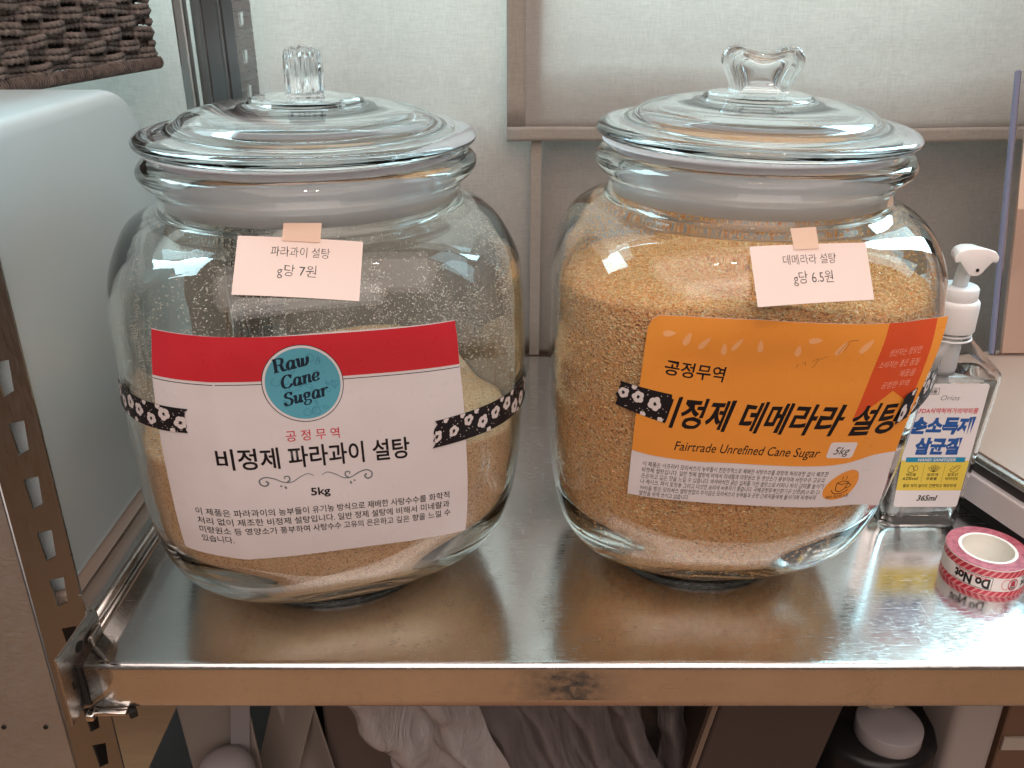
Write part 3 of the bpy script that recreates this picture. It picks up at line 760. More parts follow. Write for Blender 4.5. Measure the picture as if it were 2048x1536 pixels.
class Sheet:
    """label-local millimetres -> world; quad corners TL,TR,BR,BL each (theta,h) on a jar"""
    def __init__(s,J,W,H,TL,TR,BR,BL,base=.0004,bend=None): s.J,s.W,s.H,s.c,s.base,s.bend=J,W,H,(TL,TR,BR,BL),base,bend
    def map(s,x,y,z):
        u,v=x/s.W,y/s.H; TL,TR,BR,BL=s.c
        th=(TL[0]*(1-u)+TR[0]*u)*v+(BL[0]*(1-u)+BR[0]*u)*(1-v); h=(TL[1]*(1-u)+TR[1]*u)*v+(BL[1]*(1-u)+BR[1]*u)*(1-v)
        e=s.bend(x,y) if s.bend else (0,0)
        return s.J.sp(th,h+e[1],s.base+z+e[0])
class Plane4:
    def __init__(s,W,H,TL,TR,BR,BL,bow=0): s.W,s.H=W,H; s.c=[Vector(p) for p in (TL,TR,BR,BL)]; s.n=(s.c[1]-s.c[0]).cross(s.c[0]-s.c[3]).normalized(); s.bow=bow
    def map(s,x,y,z):
        u,v=x/s.W,y/s.H; TL,TR,BR,BL=s.c; return (TL*(1-u)+TR*u)*v+(BL*(1-u)+BR*u)*(1-v)+s.n*(z-s.bow*(2*u-1)**2)
def print_on(S,name,vf,m,parent,z=.00008,step=4.0,ystep=None,zj=0):
    V,Fc=vf; bm=bmesh.new(); vs=[bm.verts.new((x,y,0)) for x,y in V]
    for i,f in enumerate(Fc):
        try: bm.faces.new([vs[j] for j in f])
        except ValueError: pass
    if step:
        xs=[v[0] for v in V]; x=math.floor(min(xs)/step)*step+step*.5
        while x<max(xs):
            if x>min(xs): bmesh.ops.bisect_plane(bm,geom=bm.verts[:]+bm.edges[:]+bm.faces[:],dist=1e-6,plane_co=(x,0,0),plane_no=(1,0,0))
            x+=step
        ys=[v[1] for v in V]; st=ystep or step*1.5; y=math.floor(min(ys)/st)*st+st*.5
        while y<max(ys):
            if y>min(ys): bmesh.ops.bisect_plane(bm,geom=bm.verts[:]+bm.edges[:]+bm.faces[:],dist=1e-6,plane_co=(0,y,0),plane_no=(0,1,0))
            y+=st
    bm.normal_update()
    for f in bm.faces:
        if f.normal.z<0: f.normal_flip()
    for v in bm.verts: v.co=S.map(v.co.x,v.co.y,z)
    return frombm(name,bm,m,parent,True)
def paper_sheet(S,name,outline,m,parent,th=.00012,step=4.0):
    """the sheet itself: thin, with thickness"""
    o=print_on(S,name,poly2(outline),m,parent,0,step)
    md=o.modifiers.new('t','SOLIDIFY'); md.thickness=th; md.offset=-1
    es=o.modifiers.new('e','EDGE_SPLIT'); es.split_angle=R(50)
    return o
def rrect(x0,y0,x1,y1,r,n=5):
    P=[]
    for cx,cyy,a0 in ((x1-r,y1-r,0),(x0+r,y1-r,90),(x0+r,y0+r,180),(x1-r,y0+r,270)):
        for i in range(n+1): a=R(a0+90*i/n); P.append((cx+r*math.cos(a),cyy+r*math.sin(a)))
    return P

# ---- hand-cut serif italic letters for the round badge (unit cap height = 10)
def serif(word):
    out=[];x=0; N=(.75,2.3)
    def S(pts,nib=N,sm=True): out.append(([(x+a+b*.18,b) for a,b in stroke2(pts,1,sm,nib)[0]],stroke2(pts,1,sm,nib)[1]))
    def bar(x0,x1,y,t=.75): S([(x0,y),(x1,y)],(t,t),False)
    for ch in word:
        if ch=='R': S([(2,0),(2,10)],sm=False);bar(.3,4,.35);bar(.3,3,9.65);S([(2.5,9.6),(5,9.6),(6.8,8.8),(7.1,7.4),(6.3,5.7),(4.6,5.2),(2.6,5.1)]);S([(4.4,5.1),(5.8,4.6),(6.3,2.2),(7.2,.5),(8.3,.5),(8.9,1.2)]);w_=9.3
        elif ch=='a': S([(5.2,5.2),(3.6,6.5),(1.8,5.4),(.9,2.8),(1.6,.7),(3.2,.6),(5,3)]);S([(5.4,6.4),(5.1,1.2),(5.8,.4),(6.8,1.2)]);w_=7.2
        elif ch=='w': S([(.2,5.4),(1.2,6.3),(1.6,5),(1.6,1.8),(2.4,.5),(4,1.4),(4.7,6.2)]);S([(4.7,6.2),(4.6,1.8),(5.4,.5),(7.2,1.6),(8.2,4.6),(7.9,6.3)]);w_=9
        elif ch=='C': S([(8.3,9.8),(7.7,7)],(.6,.9),False);S([(7.8,7.8),(6.4,9.6),(4,9.6),(1.7,7.4),(1,4),(2,1.2),(4.4,.3),(6.6,1.1),(7.9,2.8)]);w_=8.8
        elif ch=='n': S([(.2,5.4),(1.2,6.2),(1.6,5),(1.3,0)]);S([(1.6,3.6),(3.2,6),(4.9,6.2),(5.4,4.8),(5.1,1.2),(5.8,.4),(6.8,1.2)]);w_=7.2
        elif ch=='e': S([(1.4,2.8),(4,3.3),(5.2,4.8),(4.2,6.3),(2.4,6),(1,3.6),(1.2,1.4),(2.8,.4),(4.6,.9),(5.4,1.9)]);w_=6.2
        elif ch=='S': S([(6.8,9.9),(6.4,7.2)],(.6,.8),False);S([(6.4,8),(5,9.6),(3,9.5),(1.7,8),(2.4,6.3),(5,4.9),(6.2,3.1),(5.2,.8),(3,.3),(1.3,1.3),(.8,2.8)]);S([(.9,3),(.4,.1)],(.6,.8),False);w_=7.4
        elif ch=='u': S([(.2,5.4),(1.2,6.2),(1.6,4.9),(1.4,1.6),(2.2,.5),(4,1.6),(5,3.6)]);S([(5.3,6.3),(5,1.2),(5.7,.4),(6.7,1.2)]);w_=7.1
        elif ch=='g': S([(4.6,5.6),(3.2,6.5),(1.6,5.6),(1.3,3.9),(2.6,2.8),(4.2,3.2),(4.8,4.8),(4.5,5.7)]);S([(4.8,5.8),(6.2,6.2)],(.9,.9),False);S([(2.2,2.9),(1.3,1.8),(2.4,1),(5,.4),(5.6,-1.2),(3.8,-2.6),(1.4,-2.3),(.7,-1),(2.2,.4)],(.7,1.5));w_=6.7
        elif ch=='r': S([(.2,5.4),(1.2,6.2),(1.6,5),(1.4,0)]);S([(1.6,3.6),(3,5.9),(4.6,6.2),(5,5.3)]);w_=5.8
        else: w_=4
        x+=w_
    return mrg(*out)
def flower(cx,cyy,r,rot,sq=1.0):
    pts=[]
    for i in range(60):
        a=2*math.pi*i/60; rr=r*(.80+.20*abs(math.cos(2.5*a))**.7+.05*math.sin(3*a)); pts.append((cx+rr*math.cos(a+rot)*sq,cyy+rr*math.sin(a+rot)))
    return poly2(pts)
def washi(S,parent,W,H,seed,jag=True):
    rg=random.Random(seed)
    L=[(rg.uniform(-.9,.9),H*i/7) for i in range(8)] if jag else [(0,0),(0,H)]; Rr=[(W+rg.uniform(-.9,.9),H*i/7) for i in range(8)]
    out=[p for p in Rr]+[p for p in L[::-1]]
    t_=paper_sheet(S,'patterned_tape',out,M_WASHI,parent,.0001,2.0); tag(t_,'black masking tape strip printed with white flowers')
    white=[];blk=[]
    x=rg.uniform(1,4)
    while x<W-1.5:
        cyy=rg.uniform(H*.3,H*.7); r=rg.uniform(3.0,4.0); white.append((x,cyy,r)); x+=rg.uniform(7.0,8.8)
    fl=[]; st=[]
    def clip(vf):
        return [(min(max(a,.15),W-.15),min(max(b,.1),H-.1)) for a,b in vf[0]],vf[1]
    for (x,yy,r) in white:
        fl.append(clip(flower(x,yy,r,rg.uniform(0,6),.8)))
        for q in range(7):
            a=rg.uniform(0,6.3); l=rg.uniform(.5,1.5); st.append(clip(stroke2([(x,yy),(x+l*math.cos(a)*.8,yy+l*math.sin(a))],.38,False)))
        st.append(clip(ell2(x,yy,.65,1.0,12)))
        x2=x+4; y2=(H-.8) if rg.random()<.5 else .8; fl.append(clip(flower(x2,y2,1.7,0,.8)))
    dots=[]
    for q in range(int(W*H/9)):
        a,b=rg.uniform(.5,W-.5),rg.uniform(.5,H-.5)
        if all(math.hypot(a-x,b-yy)>r+.4 for x,yy,r in white): dots.append(ell2(a,b,.24,.24,8))
    # one flower shape per height so that no two faces share a plane
    for i,f in enumerate(fl): print_on(S,'flower',f,M_WASHW,t_,.00006+.000006*i,2.0)
    if dots: print_on(S,'dots',mrg(*dots),M_WASHW,t_,.00005,None)
    o=print_on(S,'stamens',mrg(*st),M_WASHI,t_,.00016,None)
    return t_

# ================================================================= label 1 (red and white)
W1,H1=163.,131.
def bend1(x,y):
    # small creases and lower-corner lift, as stuck by hand
    e=.0005*math.exp(-((x-31)/5)**2)+.0004*math.exp(-((x-128)/6)**2)*max(0,(60-y)/60)
    return (e,.0012*math.sin(math.pi*x/W1)*(-1 if y<20 else .4)*0)
S1=Sheet(J1,W1,H1,(-26.8,.2024),(44.2,.1972),(48.4,.0637),(-25.8,.0770),.0005,bend1)
L1=paper_sheet(S1,'paper_label',[(0,0),(34,-3.4),(W1*.55,-1.0),(W1*.84,0.6),(W1,0),(W1+.3,H1*.5),(W1,H1),(W1*.6,H1+.5),(W1*.3,H1-.4),(0,H1),(-.3,H1*.5)],M_PAPER,G1,.00012,3.0)
tag(L1,'white label with a red top band and a round blue badge')
print_on(S1,'red_band',rect2(.05,107,W1-.05,H1-.3),M_RED,L1,.00010,3.0)
print_on(S1,'thin_line',rect2(.1,105.1,W1-.1,105.5),M_NAVY,L1,.00006)
CX,CY=76,104.5
print_on(S1,'badge',ell2(CX,CY,21.6,21.6,72),M_NAVY,L1,.00013)
print_on(S1,'badge',ell2(CX,CY,21.2,21.2,72),M_PAPER,L1,.00016)
print_on(S1,'badge',ell2(CX,CY,19.9,19.9,72),M_BLUEC,L1,.00019)
rg=random.Random(5); pat=[]
for _ in range(34):
    a=rg.uniform(0,6.28); r=17.5*math.sqrt(rg.random()); x,y=CX+r*math.cos(a),CY+r*math.sin(a); q=rg.uniform(0,6.28); k=rg.uniform(1.1,2.2)
    if rg.random()<.5: pat.append(stroke2([(x+k*math.cos(q+t_)*(1-.3*math.sin(t_)),y+k*math.sin(q+t_)) for t_ in [i*.785 for i in range(9)]],.22))
    else: pat.append(stroke2([(x-k*math.cos(q),y-k*math.sin(q)),(x+k*.4*math.sin(q),y-k*.4*math.cos(q)),(x+k*math.cos(q),y+k*math.sin(q)),(x-k*.6*math.sin(q),y+k*.6*math.cos(q)),(x-k*math.cos(q),y-k*math.sin(q))],.22))
print_on(S1,'badge_pattern',mrg(*pat),M_BLUED,L1,.00022,None)
for i,(wd,sx,dx,dy) in enumerate((('Raw',.76,-14.8,6.6),('Cane',.72,-11.8,-2.6),('Sugar',.72,-11.6,-12.2))):
    vf=serif(wd); vf=([(a*sx,b*sx*1.0) for a,b in vf[0]],vf[1]); vf=rot2(vf,11,0,0); o=print_on(S1,'lettering',move2(vf,CX+dx,CY+dy),M_NAVY,L1,.00025,None)
    # strokes overlap: give every stroke its own hair of height
    
def T(S,parent,body,x0,x1,y,size,m,off=0,shear=0,rot=0,res=3,z=.00010,y1=None,spacing=1.0,step=6.0,warp=0,name='lettering'):
    vf=text2d(body,size,off,shear,spacing,'LEFT',res)
    ys=[v[1] for v in vf[0]]
    vf=fit(vf,x0,x1); vf=move2(vf,0,y)
    if warp: vf=warp2(vf,warp,.35,x0)
    if rot: vf=rot2(vf,rot)
    return print_on(S,name,vf,m,parent,z,step)
T(S1,L1,'공 정 무 역',63,92,72.6,7.0,M_REDINK,0.004)
T(S1,L1,'비정제 파라과이 설탕',27.5,131,57.5,13.8,M_INK,.016)
def ornament(mir):
    f=lambda P:[( (77.3+(77.3-a)) if mir else a,b) for a,b in P]
    o=[stroke2(f([(75,50.5),(72,52.0),(68,50.6),(63,47.6),(58.5,47.8),(54,50.2),(49.5,51.3),(46.6,49.6),(47.0,46.8),(49.4,46.0),(50.8,47.6),(49.6,49.0)]),(.35,1.0)),
       stroke2(f([(60,47.2),(61.9,49.0),(61.4,51.2),(59.3,51.0),(59.6,49.6)]),(.9,.45)),ell2(*f([(57.0,45.4)])[0],.55,.55,10),ell2(*f([(59.2,44.3)])[0],.6,1.0,10,20)]
    return mrg(*o)
print_on(S1,'ornament',ornament(False),M_GREYINK,L1,.00010,8); print_on(S1,'ornament',ornament(True),M_GREYINK,L1,.00012,8)
T(S1,L1,'5kg',72.2,83,38.2,6.6,M_INK,.022)
for i,(s_,a,b) in enumerate((('이 제품은 파라과이의 농부들이 유기농 방식으로 재배한 사탕수수를 화학적',12,152),('처리 없이 제조한 비정제 설탕입니다. 일반 정제 설탕에 비해서 미네랄과',12,152),('미량원소 등 영양소가 풍부하여 사탕수수 고유의 은은하고 깊은 향을 느낄 수',12,152.5),('있습니다.',12,28.5))):
    T(S1,L1,s_,a,b,27.0-i*6.1,5.1,M_INK,.006,res=2)

# ================================================================= label 2 (orange)
W2,H2=172.,110.
def bend2(x,y):
    e=0
    if x>150: e+=.0060*((x-150)/22)**2
    if x<12 and y>96: e+=.0012*((12-x)/12)**2*((y-96)/14)**2
    e+=.0004*math.exp(-((x-140)/9)**2)*max(0,1-abs(y-45)/40)
    return (e,0)
S2=Sheet(J2,W2,H2,(-33.0,.2008),(43.2,.1962),(37.0,.0870),(-33.7,.0916),.0005,bend2)
out2=rrect(0,0,W2,H2,.8)
ol=[(0,0),(60,-.8),(120,-.8)]+cat2([(W2-1,0),(W2-3,16),(W2-5.5,36),(W2-6,58),(W2-4.2,78),(W2-1.6,98),(W2,H2)],4)+[(120,H2+1.2),(60,H2+2),(20,H2+1.2),(5,H2),(1.4,H2-2.5),(0,H2-7)]
L2=paper_sheet(S2,'paper_label',ol,M_PAPER,G2,.00012,3.0); tag(L2,'orange label with a white lower band, peeling at its right edge')
wave=[(0.02,29.6),(10,28.2),(22,27.4),(40,26.6),(60,26.9),(85,26.8),(110,27.0),(128,27.8),(140,29.6),(152,32.5),(W2-5.3,35)]
wv=cat2(wave,5)
oo=wv+cat2([(W2-5.6,38),(W2-6.05,58),(W2-4.25,78),(W2-1.65,98),(W2-.05,H2-.05)],4)+[(120,H2+1.1),(60,H2+1.9),(20,H2+1.1),(5,H2-.1),(1.5,H2-2.6),(0.02,H2-7)]
print_on(S2,'orange_field',poly2(oo),M_ORANGE,L2,.00012,3.0)
print_on(S2,'flag',poly2([(134,H2+.9),(166,H2+.0),(163,64),(149.5,72.5),(131,57)]),M_FLAG,L2,.00017,3.0)
for i,(s_,a,b,y) in enumerate((('생산자는 정당한',139,160,93),('소비자는 좋은 품질',135,160.5,86.5),('제품을',150,160,80.5),('공정한 무역',141,158.5,74.5))):
    T(S2,L2,s_,a,b,y,4.3,M_LTINK,.004,shear=.2,res=2,z=.00023)
lf=[(12,101,3.4,1.6,10),(22,99,3.8,1.7,70),(31.5,97.5,4.4,1.5,50),(43,95,3.4,1.6,95),(50,98,4.4,1.4,55),(63.5,97.5,3.5,1.6,100),(86,96,3.2,1.7,95),(94,102,3.8,1.6,5),(110,98,4.4,1.6,60),(124,99,4.6,2.0,50)]
for i,(a,b,rx,ry,ro) in enumerate(lf):
    vf=rot2(poly2([(a+rx*math.cos(t_)*(1),b+ry*math.sin(t_)*(1-.35*math.cos(t_))) for t_ in [2*math.pi*k/24 for k in range(24)]]),ro,a,b)
    print_on(S2,'leaf_print',vf,M_LEAF,L2,.00016,3.0)
# pen scribble
print_on(S2,'pen_mark',mrg(stroke2([(88,86),(88.6,88.6)],.25,False),stroke2([(91,88.4),(92,90),(93,88)],.22),stroke2([(96,90),(99,92),(98,87.6),(97,86.8)],.25),stroke2([(99,91),(104,93.6)],.22,False),stroke2([(109,95),(111,99),(113,102),(118,102.6)],.25),stroke2([(112,97),(113.4,101)],.22,False)),mat('faint_pen',(0.30,0.12,0.03),.6),L2,.00020,None)
T(S2,L2,'공정무역',12.2,46.5,77.6,9.6,M_INK,.014,rot=-3.5,warp=.25,z=.00020)
T(S2,L2,'비정제 데메라라 설탕',9.5,163,48.6,20.0,M_INK,.026,shear=.22,warp=.5,step=3,z=.00020)
T(S2,L2,'Fairtrade Unrefined Cane Sugar',25,119,33.0,8.2,M_INK,.002,shear=.16,z=.00020)
print_on(S2,'weight_box',poly2(rrect(123.5,32.6,139.8,42.6,1.6)),M_PAPER,L2,.00017,3.0)
T(S2,L2,'5kg',127.2,136.8,35.0,6.6,M_INK,.0,shear=.25,z=.00023)
print_on(S2,'cup_badge',poly2(cat2([(139,4.4),(133,6),(130.4,11),(132.4,17),(138,22.4),(144,24.4),(149,22.2),(151.4,16),(149.6,9.4),(145,5.4),(139,4.4)],6)),M_ORANGE,L2,.00010,3.0)
cup=[stroke2([(137.5,16),(138.3,11.6),(141,10.2),(143.9,11.8),(145,16.2)],.45),stroke2([(137.5,16.1),(141,15),(145,16.2),(141.3,17.2),(137.5,16.1)],.40),stroke2([(145,15.4),(147.2,14.4),(146,12.6),(144.4,12.4)],.4),stroke2([(135.6,11.2),(138.4,8.9),(143.6,9.0),(147,11.2)],.45),stroke2([(139.6,18),(140.2,19.2),(139.6,20.4)],.3),stroke2([(142.2,18.2),(142.8,19.4),(142.2,20.6)],.3)]
print_on(S2,'cup_drawing',mrg(*cup),M_INK,L2,.00018,None)
T(S2,L2,'2012 미스터 노동',134,149,5.9,2.5,M_INK,.008,rot=3,res=2,z=.00023)
for i,(s_,b) in enumerate((('이 제품은 아프리카 모리셔스의 농부들이 친환경적으로 재배한 사탕수수를 화학적 처리과정 없이 제조한',129.5),('비정제 설탕입니다. 일반 정제 설탕에 비해서 미네랄과 미량원소 등 영양소가 풍부하며 사탕수수 고유의',128.5),('은은하고 깊은 향을 느낄 수 있습니다. 바삭바삭한 굵은 입자를 가진 설탕으로 커피나 차의 감미를 높이거',129.5),('나 케이크, 파이 토핑용 그리고 다양한 요리에 사용하기 좋습니다. 국제공정무역인증기구 인증(FLO ID 21',128.5),('060)을 받은 모리셔스 설탕연합의 수익금은 모리셔스의 농부들과 공장 근로자들에게 돌아가며 지역사회',127.5),('발전을 위해 쓰이고 있습니다.',40))):
    T(S2,L2,s_,7.5-.0*i,b,20.6-i*3.95,3.7,M_INK,.0,res=1)

# ================================================================= tapes on the jars
washi(Sheet(J1,52,14.5,(-45,.1655),(-19.1,.1635),(-19.5,.1502),(-45,.1500),.00085),G1,52,14.5,4)
washi(Sheet(J1,76,15,(38.8,.1425),(76,.1485),(76,.1310),(38.2,.1262),.00085),G1,76,15,8)
washi(Sheet(J2,25,15.5,(-37.6,.1616),(-25.2,.1572),(-25.8,.1398),(-39.0,.1478),.00085),G2,25,15.5,23)
washi(Sheet(J2,34,13,(34.6,.1570),(50,.1690),(50,.1530),(34.0,.1400),.0034),G2,34,13,31)

# ================================================================= price cards
def card(G,J,q,tape,l1,l2,tag_,seed):
    P=Plane4(62,31,*q,bow=.0008)
    c=paper_sheet(P,'price_card',[(0,0),(62,0),(62,31),(0,31)],M_CARD,G,.00025,5); tag(c,tag_)
    for k,(s_,x0,x1,y,sz) in enumerate((l1,l2)):
        vf=text2d(s_,sz,-.006,0,1,'LEFT',3); vf=fit(vf,x0,x1); vf=warp2(move2(vf,0,y),.36,.42,seed+k*3)
        print_on(P,'handwriting',vf,M_PEN,c,.00006,None)
    Q=Plane4(18,15,*tape)
    z=[(18+.35*(i%2),15*i/14) for i in range(15)]; zl=[(-.35*(i%2),15*i/14) for i in range(15)][::-1]
    o=print_on(Q,'masking_tape',poly2(z+zl),M_MASK,c,.0006,None); tag(o,'pinkish translucent masking tape holding the card')
n1=Vector((0,-.0006,.0006))
card(G1,J1,((-.1333,.4275,.2439),(-.0732,.4312,.2398),(-.0735,.4100,.2164),(-.1335,.4066,.2209)),((-.1117,.4338,.2479),(-.0938,.4356,.2474),(-.0938,.4285,.2396),(-.1118,.4275,.2409)),('파라과이 설탕',17,46,21.2,6.0),('g당 7원',21,40,11,7.0),'blush price card handwritten for the fine sugar, 7 won per gram',1)
card(G2,J2,((.1187,.4368,.2357),(.1787,.4424,.2362),(.1798,.4228,.2127),(.1206,.4162,.2111)),((.1399,.4442,.2424),(.1529,.4457,.2428),(.1536,.4382,.2338),(.1410,.4369,.2336)),('데메라라 설탕',16.5,44.5,20.8,6.0),('g당 6.5원',20.5,41.5,10.8,7.2),'blush price card handwritten for the coarse sugar, 6.5 won per gram',5)
# ------------------------------------------------------------------ hand sanitiser bottle
bo=empty('pump_bottle',(.293,.552,0),'clear hand sanitizer pump bottle with a blue, yellow and white label, beside the orange-labelled jar','bottle')
bc=(.2885,.554)
def rrsec(hw,hd,r,n=6):
    P=[]
    for sx,sy,a0 in ((1,1,0),(-1,1,90),(-1,-1,180),(1,-1,270)):
        for i in range(n+1): a=R(a0+90*i/n); P.append((sx*(hw-r)+r*math.cos(a),sy*(hd-r)+r*math.sin(a)))
    return P
def bottle_rings(sh=0,top=True):
    L=[(.0008+sh,.0255,.0150,.006),(.003+sh,.0275,.0168,.007),(.030,.0290,.0175,.007),(.070,.0312,.0180,.007),(.108,.0336,.0182,.006),(.117,.0341,.0180,.0055),(.1195,.0340,.0178,.0055),(.124,.0300,.0170,.0060),(.134,.0205,.0150,.010),(.141,.0142,.0128,.0125),(.1435,.0125,.0125,.0124),(.147,.0120,.0120,.0119)]
    return L
def loft(L,c,sh=0):
    V=[];n=0
    for z,hw,hd,r in L:
        P=rrsec(hw-sh,hd-sh,max(.001,min(r,hw-sh-1e-4,hd-sh-1e-4))); n=len(P); V+=[(c[0]+a,c[1]+b,z) for a,b in P]
    Fc=[]
    for j in range(len(L)-1):
        for i in range(n): Fc.append((j*n+i,j*n+(i+1)%n,(j+1)*n+(i+1)%n,(j+1)*n+i))
    return V,Fc,n
Lb=bottle_rings(); Vo,Fo,n=loft(Lb,bc); Li=[(z+(.0014 if i==0 else 0),a,b,r) for i,(z,a,b,r) in enumerate(Lb)]; Vi,Fi,_=loft(Li,bc,.0011)
k=len(Vo); V=Vo+Vi; Fc=Fo+[tuple(q+k for q in f[::-1]) for f in Fi]; m_=len(Lb)-1
for i in range(n): a=m_*n+i;b=m_*n+(i+1)%n; Fc.append((a,b,b+k,a+k))
Fc.append(tuple(range(n))[::-1]); Fc.append(tuple(k+i for i in range(n)))
mk('bottle_body',V,Fc,M_PET,bo,True)
Lg=[(z,a,b,r) for z,a,b,r in Li if z<.1165]; z_,a_,b_,r_=Lg[-1]; Lg.append((.1150,.0338,.0179,.0055)); Vg,Fg,_=loft(Lg,bc,.0013)
Fg.append(tuple(range(n))[::-1]); Fg.append(tuple((len(Lg)-1)*n+i for i in range(n)))
g=mk('gel',Vg,Fg,M_GEL,bo,True)
# neck rings
for z,r in ((.1445,.0136),(.1415,.0142)):
    V,Fc=lathe([(r-.0012,-.0006),(r,-.0004),(r,.0004),(r-.0012,.0006),(r-.0022,0)],48,(bc[0],bc[1],z),closed=True); mk('neck_ring',V,Fc,M_PUMPT,bo,True)
c3_=(bc[0],bc[1],0)
V,Fc=caplathe([(.0142,.1468),(.0146,.1475),(.0146,.1640),(.0143,.1665),(.0135,.1675),(.0123,.1680)],56,c3_); mk('collar',V,Fc,M_PUMP,bo,True)
V,Fc=caplathe([(.0122,.1680),(.0124,.1684),(.0122,.1752),(.0112,.1765),(.006,.1765)],48,c3_); mk('collar_top',V,Fc,M_PUMPT,bo,True)
V,Fc=tube([(bc[0],bc[1],.1765),(bc[0]+.0008,bc[1]-.001,.1900),(bc[0]+.001,bc[1]-.001,.197)],[.0047,.0043,.0042],20); mk('pump_stem',V,Fc,M_PUMPT,bo,True)
# head: broad duck-bill facing the viewer
hc=(bc[0]+.0012,bc[1]-.001)
hp=[(-.0142,.1993),(-.0115,.2028),(-.006,.2045),(0,.2048),(.006,.2045),(.0115,.2028),(.0142,.1993),(.0138,.1962),(.0122,.1955),(.0105,.1962),(.0072,.1925),(.0045,.1888),(.0022,.1872),(-.0022,.1872),(-.0045,.1888),(-.0072,.1925),(-.0105,.1962),(-.0122,.1955),(-.0138,.1962)]
bm=bmesh.new(); fr=[bm.verts.new((hc[0]+a,hc[1]-.0105+(.2048-b)*-.10,b-.0008)) for a,b in hp]; f=bm.faces.new(fr)
r=bmesh.ops.extrude_face_region(bm,geom=[f]); ev=[g for g in r['geom'] if isinstance(g,bmesh.types.BMVert)]
for v in ev: v.co.y+=.0175; v.co.x=hc[0]+(v.co.x-hc[0])*.62; v.co.z=.196+(v.co.z-.196)*.8
bmesh.ops.recalc_face_normals(bm,faces=bm.faces)
bmesh.ops.bevel(bm,geom=bm.edges[:],offset=.0010,segments=3,affect='EDGES',profile=.5)
hd=frombm('pump_head',bm,M_PUMP,bo,True)
bm=bmesh.new(); disc(bm,(hc[0]+.0012,hc[1]-.01225,.1905),.0011,.0011,(1,0,0),(0,.3,1)); frombm('nozzle_hole',bm,M_DARK,hd)
V,Fc=caplathe([(.0085,.116),(.0090,.120),(.0090,.1395),(.0075,.1465)],32,(bc[0]-.0005,bc[1],0)); mk('pump_chamber',V,Fc,M_PUMPT,bo,True)
V,Fc=caplathe([(.0045,.090),(.0055,.094),(.0055,.116)],24,(bc[0]-.0005,bc[1],0)); mk('pump_spring_housing',V,Fc,M_PUMPT,bo,True)
V,Fc=tube([(bc[0],bc[1],.092),(bc[0]-.002,bc[1],.05),(bc[0]-.010,bc[1],.006)],.0022,10); mk('dip_tube',V,Fc,M_PUMPT,bo,True)
# label: flat on the front face
yb=lambda z:(bc[1]-(.0175+(z-.030)*.0007/.078)-.0003)
zt,zb=.1150,.0200
PB=Plane4(50,95,(bc[0]-.0245,yb(zt),zt),(bc[0]+.0245,yb(zt),zt),(bc[0]+.0222,yb(zb),zb),(bc[0]-.0222,yb(zb),zb))
LB=paper_sheet(PB,'bottle_label',rrect(0,0,50,95,2.2),M_BWHITE,bo,.00008,10)
def TB(body,x0,x1,y,size,m,off=0,shear=0,z=.00008,res=2,warp=0): 
    vf=move2(fit(text2d(body,size,off,shear,1,'LEFT',res),x0,x1),0,y)
    if warp: vf=warp2(vf,warp,.4)
    return print_on(PB,'lettering',vf,m,LB,z,None)
print_on(PB,'frame_line',mrg(rect2(3,87.2,17,87.5),rect2(3,91.7,17,92.0),rect2(3,87.5,3.3,91.7),rect2(16.7,87.5,17,91.7)),M_INK,LB,.00006,None)
TB('의약외품',4.4,15.6,88.3,3.1,M_INK,.02)
TB('Orios',19,32,83.0,5.4,M_GREYINK,-.004,.35)
TB('KFDA식약처허가의약외품',3.4,46.8,73.6,4.4,M_REDINK,.02,.1)
TB('손소독제',2.4,46.6,59.2,13.2,M_BBLUE,.055,.12)
TB('살균겔',8.0,40.8,43.4,13.2,M_BBLUE,.055,.12)
print_on(PB,'yellow_field',rect2(.02,13.5,49.98,37.2),M_BYEL,LB,.00005,None)
print_on(PB,'blue_band',rect2(3.2,36.0,46.8,39.8),M_BCYAN,LB,.00008,None)
TB('HAND SANITIZER',12,40,36.8,3.0,M_BWHITE,.02,.15,z=.00012)
TB('에탄올',5.4,12.8,25.2,2.6,M_INK,.015); TB('62%vol',3.4,15,22.0,3.3,M_INK,.02,.15)
TB('알로에',21.2,29.4,25.2,2.6,M_INK,.015); TB('추출물',21.0,29.2,22.0,2.6,M_INK,.015)
TB('알로인',36.6,44.2,25.2,2.6,M_INK,.015); TB('비타민E',35.6,45,22.0,2.6,M_INK,.015)
TB('물로 씻지 않아도 간편하고 깨끗하게',4.6,45,16.2,3.0,M_INK,.018)
TB('365ml',17.2,33,5.2,6.2,M_INK,.028,.22)
print_on(PB,'divider',mrg(rect2(17.6,20,17.75,34.6),rect2(33,20,33.15,34.6)),M_INK,LB,.00009,None)
drop=lambda x,y,s:[(x,y+s),(x+.75*s,y),(x+.45*s,y-.8*s),(x-.45*s,y-.8*s),(x-.75*s,y),(x,y+s)]
ic=[stroke2(drop(8.4,30.6,3.0),.38),stroke2(drop(11.6,31.4,2.2),.34)]
for a in (-50,-25,0,25,50):
    ic.append(rot2(stroke2([(25.4,28.4),(24.4,31),(25.4,33.8),(26.4,31),(25.4,28.4)],.3),-a,25.4,28.4))
ic+= [stroke2([(37.2,30.4),(39,28.4),(42,28.6),(44.6,32.6)],.38),stroke2([(37.6,31),(40,30.6),(42.4,32.8),(44.6,33.4)],.34),stroke2([(38.4,32.6),(40.4,32),(41.8,33.6)],.3)]
print_on(PB,'icon',mrg(*ic),M_INK,LB,.0001,None)

